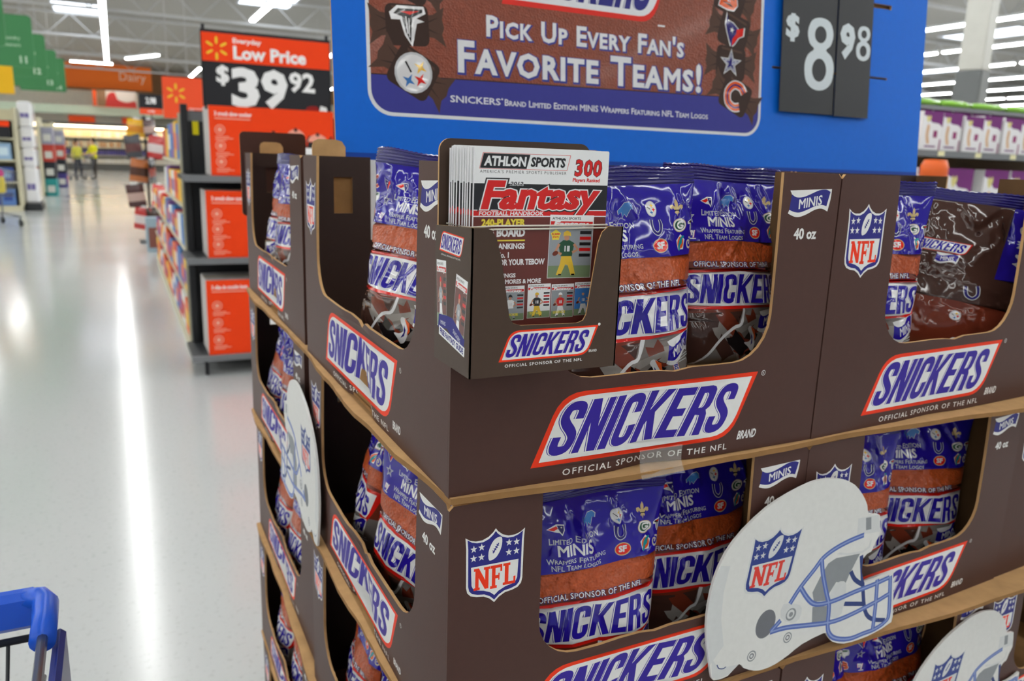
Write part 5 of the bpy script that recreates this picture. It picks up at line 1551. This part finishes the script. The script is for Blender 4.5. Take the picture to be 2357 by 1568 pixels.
# ------------------------------------------------------------------ left side of the aisle: gondola ends, stacked goods, hanging aisle signs
def left_gondola(y0, d, label, rows, L=4.2):
    g = empty('gondola_shelf', (-1.95, y0, 0), (0, 0, 0), label, 'store shelf', 'gondolas on the left of the aisle')
    m = MB(); m.box(-L, d * .48, 0, 0, d * .52, 2.25, G_CREAM); m.build('back_panel', g)
    m = MB(); m.box(-L, 0, 0, 0, d, .12, G_CREAM); m.build('base', g)
    for x in (-L, -2.1, -.05):
        m = MB(); m.box(x, .02, .12, x + .05, .07, 2.27, G_CREAM); m.build('upright', g)
    for z in (.62, 1.10, 1.58, 2.0):
        m = MB(); m.box(-L + .051, .0, z, -.0, d * .47, z + .04, G_CREAM); m.build('shelf', g)
    m = MB(); m.box(-.003, .0, .12, .03, d, 2.27, G_CREAM); m.build('end_panel', g)
    return g
GY = [(21.3, 1.3), (27.6, 1.3), (33.4, 1.3), (39.6, 1.3)]
GN = ['nearest', 'second', 'third', 'farthest']
for i, (y, d) in enumerate(GY):
    left_gondola(y, d, 'cream gondola shelf on the left of the aisle, %s of the four' % GN[i], 4)
pal_l = [[(96, 130, 190), (60, 80, 150), (150, 180, 210), (200, 220, 230)], [(40, 90, 90), (200, 60, 60), (60, 60, 70), (120, 160, 160)], [(60, 58, 110), (90, 80, 130), (140, 60, 70), (70, 90, 100)], [(170, 60, 60), (210, 120, 60), (80, 80, 90), (200, 190, 170)]]
NUM = ['one', 'two', 'three', 'four', 'five', 'six']
for i, (y, d) in enumerate(GY):
    for li, z in enumerate((.122, .642, 1.122, 1.622)):
        x = -1.95 - .10; n = 0
        while n < (5 if i == 0 else 2):
            w = .30; h = .38 - .05 * ((n + li) % 2)
            c = pal_l[i][(li + n) % 4]
            t = empty('packet', (x - w, y + .03, z + .0005), (0, 0, 0), 'packet %s from the aisle on the %s shelf of the %s left gondola' % (NUM[n], ('lowest', 'second', 'third', 'upper')[li], GN[i]), 'packet', 'packets on the left gondolas')
            m = MB(); m.box(0, 0, 0, w - .02, .42, h, mat(c, 'card'), .01); m.build('carton', t)
            m = MB(); m.box(.05, -.002, h * .3, w - .08, -.0004, h * .75, mat(pal_l[i][(li + n + 1) % 4], 'card')); m.build('label', t)
            x -= w; n += 1
# white bagged goods on the near gondola end
WB = mat((236, 236, 240), 'film'); WBB = mat((120, 110, 170), 'film')
def paper_pack(x, y, z, w, h, d, label):
    t = empty('paper_pack', (x, y, z), (0, 0, 0), label, 'paper pack', 'white wrapped packs on the gondola end')
    m = MB(); m.box(0, 0, 0, w, d, h, WB, .05); m.build('wrapped_rolls', t)
    for q in (.3, .6):
        m = MB(); m.box(w * q - .03, -.0015, h * .38, w * q + .05, -.0003, h * .55, WBB); m.build('print_patch', t)
    return t
z = .156
for k, h in enumerate((.82, .42, .46, .58)):
    paper_pack(-1.915, 21.6, z, .30, h, .8, 'white wrapped paper pack, %s in the pile on the near gondola end' % ('lowest', 'second', 'third', 'topmost')[k])
    z += h + .0005
m = MB(); m.box(-1.915, 21.5, 0, -1.58, 22.5, .155, G_BLACK, .01); tag(m.build('floor_riser'), 'low black riser under the white paper packs', 'riser')
for k, (yy, c, nm) in enumerate(((27.9, (50, 150, 150), 'teal'), (33.7, (70, 62, 130), 'purple'))):
    for j in range(4):
        t = empty('end_box', (-1.915, yy, .0005 + j * .5005), (0, 0, 0), '%s box on the %s gondola end, %s from the floor' % (nm, GN[k + 1], ('first', 'second', 'third', 'fourth')[j]), 'box', 'boxes on the gondola ends')
        m = MB(); m.box(0, 0, 0, .30, .9, .50, mat([c, (40, 44, 52), (190, 70, 60), (150, 150, 170)][j], 'card'), .012); m.build('carton', t)
        m = MB(); m.box(.05, -.002, .1, .25, -.0004, .3, mat((210, 210, 205), 'card')); m.build('label', t)
t = empty('orange_bucket', (-1.75, 34.2, 0), (0, 0, 0), 'orange bucket on the floor at the third gondola end', 'bucket')
m = MB(); m.lathe([(0, .0), (.13, 0), (.16, .36), (.17, .38), (.15, .38), (.12, .03), (0, .03)], mat((226, 80, 40), 'plastic'), 16); m.build('bucket', t)
m = MB(); m.tube([(-.16, 0, .36), (-.1, -.02, .22), (.1, -.02, .22), (.16, 0, .36)], .006, STEEL, 6); m.build('handle', t)
# price card on the first gondola
m = MB(); m.box(-2.55, 21.24, 1.62, -2.05, 21.26, 1.98, G_INK); m.box(-2.55, 21.235, 1.86, -2.05, 21.2395, 1.98, G_RED); tag(m.build('price_card'), 'black and red price card on the nearest left gondola', 'price card')
# hanging aisle signs
GRN = mat((70, 130, 84), 'sign'); GRNL = mat((190, 214, 190), 'sign')
def aisle_sign(xr, y, zb, w, h, num, label, words):
    t = empty('aisle_sign', (xr - w, y, zb), (0, 0, 0), label, 'aisle sign', 'green hanging aisle signs')
    a = Art(); a.add(GRNL, text_at(num, w - .12, .07, .17, bold=.03, align='r'))
    for k, s in enumerate(words): a.add(GRNL, text_at(s, w - .2, h * .5 + .02 - k * .12, .085, align='r'))
    mesh_obj('sign_board', sheet('aisle_sign', cut([rrect(0, 0, w, h, .07, 4)], a, GRN, .3), XZ, .03, GRN, GRN), t)
    for x in (.15, w - .15):
        m = MB(); m.tube([(x, .015, h), (x, .015, CEIL - zb)], .008, STEEL, 5); m.build('hanging_rod', t)
aisle_sign(-1.135, 12.4, 2.69, 1.3, 1.15, '10', 'green hanging aisle sign nearest the camera at the left edge', ('Household', 'Paper'))
aisle_sign(-1.20, 17.7, 2.87, 1.25, .90, '11', 'green hanging aisle sign second in the row, number 11', ('Laundry', 'Cleaners'))
aisle_sign(-1.20, 21.0, 2.93, 1.25, .90, '12', 'green hanging aisle sign third in the row, number 12', ('Pet food',))
aisle_sign(-1.20, 25.0, 2.96, 1.25, .95, '13', 'green hanging aisle sign fourth in the row, number 13', ('Candles',))
aisle_sign(-1.20, 29.3, 3.10, 1.25, 1.0, '14', 'green hanging aisle sign farthest in the row, beside the orange board', ('Bread',))
t = empty('hanging_board', (-2.6, 19.9, 2.49), (0, 0, 0), 'plain yellow hanging board at the left edge under the green signs', 'sign')
m = MB(); m.box(0, 0, 0, .84, .03, .55, mat((238, 184, 40), 'sign'), .006); m.build('sign_board', t)
for x in (.1, .74):
    m = MB(); m.tube([(x, .015, .55), (x, .015, CEIL - 2.49)], .006, STEEL, 5); m.build('hanging_rod', t)

# ------------------------------------------------------------------ dairy department at the end of the aisle
for k in range(3):  # added fill strips, hidden by the board, to brighten back wall and cooler
    place_strip(-6.0 + k * 3.0, 58.3, SM, 2.6, 'added fill light strip hidden behind the orange board, place %s from the left' % NUM[k], PI / 2, 5.75)
ORG = mat((255, 124, 44), 'sign'); BAND = mat((206, 222, 200), 'paint')
t = empty('department_sign', (-2.45, 57.4, 5.0), (0, 0, 0), 'wide orange department board reading Dairy above the far coolers', 'sign')
a = Art(); a.add(mat((246, 214, 196), 'sign'), textbox('Dairy', 3.05, .38, 4.55, 1.05, bold=.0))
def dm(a_, b, d): return np.stack([a_, .35 * ((a_ - 2.45) / 2.45) ** 2 + d, b], 1)
mesh_obj('sign_board', sheet('dairy_sign', cut([densify(rect(0, 0, 4.9, 1.45), .4)], a, ORG, .35), dm, .05, ORG, ORG), t)
for x in (.6, 4.3):
    m = MB(); m.tube([(x, .2, 1.45), (x, .2, 1.6)], .02, STEEL, 6); m.build('hanging_rod', t)
m = MB(); m.box(-9, 59.0, 3.45, 9, 60.4, 3.98, BAND); tag(m.build('trim_1'), kind='structure')
for k, (x0, x1, z0, z1, c, lb) in enumerate(((-2.45, -.95, 2.95, 3.35, (226, 78, 26), 'left orange panel under the pale green band'), (.60, 1.45, 2.95, 3.35, (226, 78, 26), 'right orange panel under the pale green band'), (-1.0, -.78, 4.0, 4.98, (236, 100, 50), 'narrow orange strip beside the food picture'))):
    m = MB(); m.box(x0, 58.90, z0, x1, 58.98, z1, mat(c, 'sign')); tag(m.build('wall_panel'), lb, 'wall panel')
t = empty('food_picture', (-.75, 58.9, 4.0), (0, 0, 0), 'framed food picture on the far wall under the orange board', 'picture')
a = Art(); a.add(mat((150, 120, 90), 'sign'), rect(0, 0, .5, .98)); a.add(mat((206, 70, 66), 'sign'), smooth([(.45, 0), (.6, .7), (1.0, .9), (1.2, .45), (1.7, .3), (2.2, .4), (2.25, 0)], 3)); a.add(mat((236, 232, 220), 'sign'), smooth([(1.1, .98), (1.15, .5), (1.6, .35), (2.1, .5), (2.25, .98)], 3))
mesh_obj('print', sheet('food_picture', cut([rect(0, 0, 2.3, .98)], a, mat((222, 216, 200), 'sign'), .4), XZ, .03, G_WHITE, G_WHITE), t)
m = MB(); m.box(-.03, -.02, -.03, 2.33, .04, -.001, ORG); m.build('frame_rail', t)
dc = empty('dairy_cooler', (0, 58.5, 0), (0, 0, 0), 'long lit dairy cooler along the back of the store', 'cooler')
CLD = mat((90, 90, 88), 'paint'); CLW = mat((226, 222, 206), 'paint')
m = MB(); m.box(-9, 0, .0, 9, 1.8, .42, CLD, .03); m.build('kick_base', dc)
m = MB(); m.box(-9, 1.7, .42, 9, 1.8, 2.75, CLW); m.build('back_panel', dc)
m = MB(); m.box(-9, .35, 2.75, 9, 1.8, 2.95, CLD, .02); m.build('canopy', dc)
m = MB(); m.box(-8.9, .40, 2.68, 8.9, .55, 2.745, emit('cooler_lamp', (255, 226, 180), 20.0)); m.build('lamp', dc)
for z in (.9, 1.4, 2.0):
    m = MB(); m.box(-8.9, .7, z, 8.9, 1.69, z + .04, CLW); m.build('shelf', dc)
rs = random.Random(9)
def stock(name, z, h, cs, label, w=.14, y=.72):
    m = MB(); x = -8.8
    while x < 8.7:
        c = rs.choice(cs); hh = h * rs.uniform(.85, 1)
        m.box(x, y, z, x + w * .86, y + .14, z + hh * .8, mat(c, 'plastic'), .02); m.box(x + w * .25, y + .03, z + hh * .8 - .001, x + w * .6, y + .1, z + hh, mat(c, 'plastic'), .01)
        x += w
    o = m.build(name, None, (0, 58.5, 0)); tag(o, label, 'dairy goods', kind='stuff')
stock('milk_jugs', .42, .36, [(240, 238, 230), (236, 232, 220)], 'row of white milk jugs along the foot of the far cooler')
stock('yogurt_tubs', .94, .40, [(80, 72, 140), (96, 90, 150), (70, 66, 120)], 'row of purple dairy cartons on the lower cooler shelf')
stock('cheese_packs', 1.44, .40, [(214, 206, 180), (190, 150, 110), (160, 170, 170)], 'row of pale packs on the middle cooler shelf')
stock('cream_cartons', 2.04, .44, [(240, 230, 200), (236, 220, 170), (230, 230, 220)], 'row of cream cartons on the upper cooler shelf')

# ------------------------------------------------------------------ shoppers far down the aisle
def person(loc, rz, label, shirt, trousers, hair, arms, scale=1.0):
    """one continuous body grown from a skeleton; clothes are colours of its surface"""
    V = [(0, 0, .94), (0, 0, 1.12), (0, .01, 1.30), (0, .01, 1.44), (0, 0, 1.53), (0, -.01, 1.60), (0, -.015, 1.69), (0, -.01, 1.755)]
    R = [(.155, .11), (.145, .10), (.165, .11), (.12, .085), (.055, .055), (.068, .075), (.08, .098), (.055, .065)]
    E = [(0, 1), (1, 2), (2, 3), (3, 4), (4, 5), (5, 6), (6, 7)]
    def add(p, r, par):
        V.append(p); R.append((r, r)); E.append((par, len(V) - 1)); return len(V) - 1
    for s in (-1, 1):
        k = add((s * .17, .01, 1.41), .06, 3)
        for p, r in zip(arms[0 if s < 0 else 1], (.047, .04, .03, .035)): k = add(p, r, k)
        hnd = V[k]; par = V[k - 1]
        d = (Vector(hnd) - Vector(par)).normalized()
        for f in range(4):
            add(tuple(Vector(hnd) + d * (.07 - .008 * abs(f - 1)) + Vector(((f - 1.5) * .017, 0, -.01))), .009, k)
        add(tuple(Vector(hnd) + d * .035 + Vector((-s * .03, 0, .01))), .009, k)
    for s, sw in ((-1, .07), (1, -.09)):
        k = add((s * .09, 0, .88), .095, 0); k = add((s * .10, sw * .4, .50), .062, k); k = add((s * .10, sw + .05, .12), .045, k); k = add((s * .10, sw + .02, .05), .042, k); k = add((s * .11, sw - .13, .035), .034, k)
    me = bpy.data.meshes.new('skeleton'); me.from_pydata(V, E, [])
    ob = bpy.data.objects.new('skeleton', me); COL.objects.link(ob)
    md = ob.modifiers.new('skin', 'SKIN'); ob.modifiers.new('sub', 'SUBSURF').levels = 2
    for i, sv in enumerate(me.skin_vertices[0].data): sv.radius = R[i]; sv.use_root = (i == 0)
    bpy.context.view_layer.update()
    dg = bpy.context.evaluated_depsgraph_get()
    bm = bpy.data.meshes.new_from_object(ob.evaluated_get(dg))
    bpy.data.objects.remove(ob)
    ms = [mat((206, 160, 130), 'cloth'), mat(shirt, 'cloth'), mat(trousers, 'cloth'), mat((40, 36, 34), 'cloth')]
    bm.materials.clear()
    for q in ms: bm.materials.append(q)
    for p in bm.polygons:
        c = p.center; p.use_smooth = True
        p.material_index = 3 if c.z < .09 else 2 if c.z < .93 and abs(c.x) < .23 and not (c.z > .7 and abs(c.x) > .21) else 1 if (c.z < 1.48 and c.z > .9 and math.hypot(c.x, c.y) < .285) else 0
    t = empty('person', loc, (0, 0, rz), label, 'person')
    t.scale = (scale,) * 3
    bm.name = 'body'
    mesh_obj('body', bm, t)
    m = MB()
    pr = [(.0, .125), (.05, .115), (.082, .08), (.098, .02), (.10, -.03), (.093, -.08), (.08, -.10)]
    m.lathe([(r * .92, z) for r, z in pr[::-1]], mat(hair, 'cloth'), 14)
    for i, v in enumerate(m.v): m.v[i] = (v[0], v[1] * 1.1 + .022, v[2])
    m.build('hair', t, (0, .0, 1.70))
    m = MB()
    for s in (-1, 1):
        m.lathe([(0, -.012), (.011, -.004), (.011, .004), (0, .012)], mat((40, 34, 30), 'plastic'), 8, (s * .032, -.108, 1.69))
    m.lathe([(0, -.02), (.013, -.012), (.006, .02), (0, .024)], ms[0], 8, (0, -.118, 1.655)); m.box(-.025, -.107, 1.612, .025, -.098, 1.620, mat((160, 80, 76), 'cloth'), .003)
    m.build('face', t)
    return t
push = [[(-.24, -.05, 1.18), (-.24, -.26, 1.08), (-.22, -.34, 1.06), (-.21, -.38, 1.05)], [(.24, -.05, 1.18), (.24, -.26, 1.08), (.22, -.34, 1.06), (.21, -.38, 1.05)]]
rest = [[(-.25, .02, 1.14), (-.27, -.03, .92), (-.27, -.06, .86), (-.265, -.08, .82)], [(.25, .02, 1.14), (.27, -.03, .92), (.27, -.06, .86), (.265, -.08, .82)]]
person((-.86, 42.0, 0), -.9, 'shopper in a yellow shirt pushing a cart far down the aisle', (232, 224, 40), (70, 64, 60), (50, 40, 34), push, 1.04)
person((-1.55, 43.0, 0), .6, 'shopper in a yellow top and dark trousers by the left gondolas', (220, 214, 90), (50, 52, 66), (40, 34, 32), rest, .98)
# the far cart
fc = empty('shopping_cart', (-1.40, 41.5, 0), (0, 0, -.9 + PI / 2 * 0), 'grey shopping cart in front of the far shopper in yellow', 'shopping cart')
CG = mat((120, 124, 132), 'metal')
m = MB(); 
bt = [(-.24, -.35, .98), (.24, -.35, .98), (.29, .42, 1.02), (-.29, .42, 1.02)]; bb = [(-.2, -.28, .55), (.2, -.28, .55), (.24, .38, .52), (-.24, .38, .52)]
m.tube(bt, .014, CG, 6, True); m.build('rim', fc)
m = MB(); m.tube(bb, .011, CG, 6, True); m.build('floor_frame', fc)
for k in range(4):
    for q in range(7):
        p0 = Vector(bt[k]).lerp(Vector(bt[(k + 1) % 4]), q / 7); p1 = Vector(bb[k]).lerp(Vector(bb[(k + 1) % 4]), q / 7)
        m = MB(); m.tube([p0, p1], .005, CG, 4); m.build('side_wire', fc)
m = MB(); m.tube([(-.27, .50, 1.06), (.27, .50, 1.06)], .018, C_BLUE, 8); m.build('handle', fc)
m = MB(); m.tube([(-.22, -.4, .18), (-.24, .38, .2), (.24, .38, .2), (.22, -.4, .18)], .014, CG, 6, True); m.build('chassis', fc)
for sx in (-1, 1):
    m = MB(); m.tube([(sx * .24, .38, .2), (sx * .25, .40, .54), (sx * .28, .5, 1.06)], .013, CG, 6); m.build('upright', fc)
    for yy in (-.38, .36):
        m = MB(); m.lathe([(0, -.02), (.06, -.02), (.065, 0), (.06, .02), (0, .02)], C_DARK, 12); m.build('wheel', fc, (sx * .22, yy, .065), (0, PI / 2, 0))
        m = MB(); m.box(sx * .22 - .012, yy - .015, .1, sx * .22 + .012, yy + .015, .185, CG); m.build('caster_fork', fc)

# a second cart with a bag in it, parked at the left edge
c2 = copy_tree(fc); c2.location = (-2.02, 17.6, 0); c2.rotation_euler = (0, 0, .5)
tag(c2, 'parked grey shopping cart with a yellow and pink bag at the left edge', 'shopping cart')
t = empty('gift_bag', (-1.98, 17.45, .60), (0, 0, .4), 'yellow and pink bag sitting in the parked cart', 'bag')
m = MB(); m.box(-.13, -.10, 0, .13, .10, .30, mat((236, 214, 90), 'film'), .03); m.build('bag_body', t)
m = MB(); m.box(-.12, -.09, .3005, .12, .09, .42, mat((226, 60, 140), 'film'), .03); m.build('bag_top', t)

# ------------------------------------------------------------------ right side: diaper gondola, column
dg_ = empty('gondola_shelf', (5.15, 4.0, 0), (0, 0, 0), 'dark gondola shelf with white and purple cartons behind the display on the right', 'store shelf')
RL = 4.2
m = MB(); m.box(0, .62, 0, RL, .68, 1.98, mat((176, 140, 96), 'paint')); m.build('back_panel', dg_)
m = MB(); m.box(0, .02, 0, RL, .62, .14, G_BLACK); m.build('base', dg_)
for z in (.55, 1.02, 1.64):
    m = MB(); m.box(.02, .03, z, RL, .62, z + .03, G_BLACK); s_ = m.build('shelf', dg_)
    m = MB(); m.box(.02, .0, z - .012, RL, .028, z + .034, G_GREY); r_ = m.build('price_rail', s_)
    for k in range(9):
        m = MB(); m.box(.25 + k * .42, -.003, z - .006, .32 + k * .42, -.0004, z + .03, mat((240, 234, 190), 'sign')); m.build('price_tag', s_)
m = MB(); m.box(.0, .30, 1.99, RL, .70, 2.02, G_GREY); m.build('top_cap', dg_)
m = MB(); m.add([(.0, .0, 1.64), (.0, .62, 1.64), (.0, .62, 1.98), (.0, .45, 1.98), (.018, .0, 1.64), (.018, .62, 1.64), (.018, .62, 1.98), (.018, .45, 1.98)], [(0, 1, 2, 3), (7, 6, 5, 4), (0, 3, 7, 4), (0, 4, 5, 1), (1, 5, 6, 2), (2, 6, 7, 3)], G_WHITE); m.build('end_divider', dg_)
PUR = mat((120, 40, 120), 'card'); DWH = mat((240, 238, 240), 'card'); DHEART = mat((226, 214, 140), 'card'); DSK = mat((220, 180, 140), 'card'); MAG = mat((150, 50, 110), 'card')
def carton_art(w, h, k):
    a = Art()
    a.add(PUR, A([(0, h), (w, h), (w, h * .62), (w * .8, h * .70), (w * .45, h * .72), (w * .2, h * .86), (0, h * .9)]))
    a.add(DHEART, smooth([(w * .25, h * .72), (w * .16, h * .82), (w * .2, h * .9), (w * .27, h * .86), (w * .34, h * .9), (w * .38, h * .82)], 3, True))
    a.add(DSK, smooth([(w * .24, h * .66), (w * .36, h * .62), (w * .34, h * .4), (w * .42, h * .2), (w * .3, h * .18), (w * .2, h * .4)], 3, True))
    a.add(MAG, rect(w * .58, h * .34, w * .78, h * .52)); a.add(PUR, rect(w * .2, h * .09, w * .75, h * .13)); a.add(MAG, rect(w * .93, 0, w, h * .3))
    return a
def diaper_carton(x, y, z, w, h, d, k, label):
    t = empty('diaper_carton', (x, y, z), (0, 0, 0), label, 'carton', 'white and purple cartons on the right gondola')
    mesh_obj('printed_front', sheet('carton_front', CART[k % 2], XZ, .002, DWH, DWH), t, (0, 0, 0)).scale = (w / .2, 1, h / .28)
    m = MB(); m.box(0, .0022, 0, w, d, h, DWH, .004); m.build('carton', t)
CART = [cut([rect(0, 0, .2, .28)], carton_art(.2, .28, k), DWH, .1) for k in range(2)]
for k in range(8):
    diaper_carton(5.25 + k * .232, 4.04 + .012 * (k % 2), 1.6705, .212, .275 - .012 * (k % 3 == 2), .26, k, 'white and purple carton, place %s from the left on the upper shelf front' % ('one', 'two', 'three', 'four', 'five', 'six', 'seven', 'eight')[k])
    if k < 6: diaper_carton(5.28 + k * .232, 4.34, 1.6705, .212, .335, .22, k + 1, 'taller carton behind place %s of the upper shelf row' % ('one', 'two', 'three', 'four', 'five', 'six')[k])
for k in range(7):
    diaper_carton(5.30 + k * .33 + (.10 if k > 1 else 0), 4.06, 1.0505, .30, .50, .30, k, 'large white and purple carton, place %s from the left on the lower shelf' % ('one', 'two', 'three', 'four', 'five', 'six', 'seven')[k])
# green topped goods lying on the cap
for k in range(5):
    t = empty('green_bag', (5.75 + k * .42, 4.5, 2.0205), (0, 0, .1 * (k % 2)), 'bright green bag lying on the shelf cap, place %s from the left' % ('one', 'two', 'three', 'four', 'five')[k], 'bag', 'green bags on the shelf cap')
    m = MB(); m.lathe([(0, -.2), (.03, -.19), (.042, -.1), (.045, .05), (.035, .18), (0, .2)], mat((150, 214, 70), 'film'), 12); o = m.build('bag_film', t, (0, 0, .037), (0, PI / 2, 0)); o.scale = (.8, 2.0, 1)
    m = MB(); m.box(.19, -.05, .03, .215, .05, .042, mat((110, 180, 60), 'film')); m.build('seal', t)
t = empty('green_flag', (5.27, 4.25, 1.99), (0, .5, 0), 'green plastic shelf marker leaning at the gondola end', 'shelf marker')
m = MB(); m.box(-.03, -.004, .0, .03, .004, .17, mat((110, 210, 50), 'plastic'), .003); m.build('blade', t)
m = MB(); m.box(-.012, -.006, -.03, .012, .006, .0, G_GREY); m.build('clip', t)
for k in range(2):
    t = empty('juice_jug', (5.05 - .02 * k, 3.75 + .28 * k, 0), (0, 0, 0), 'tall clear floor bin with orange lid beside the gondola, %s' % ('front', 'rear')[k], 'bin')
    m = MB(); m.lathe([(0, 0), (.09, 0), (.10, .04), (.10, 1.42), (.085, 1.47)], mat((220, 196, 180), 'plastic'), 16); m.build('bin_body', t)
    m = MB(); m.lathe([(.0, 1.60), (.07, 1.60), (.088, 1.56), (.09, 1.475), (0, 1.472)], mat((240, 110, 50), 'plastic'), 16); m.build('lid', t)
# store column
COLW = mat((206, 206, 200), 'paint'); COLD = mat((112, 116, 118), 'paint')
c = empty('store_column', (8.55, 6.05, 0), (0, 0, .30), kind='structure')
m = MB(); m.box(-.125, -.125, 2.62, .125, .125, CEIL, COLW, .015); m.build('upper_shaft', c)
m = MB(); m.box(-.135, -.135, 0, .135, .135, 2.62, COLD, .015); m.build('lower_wrap', c)
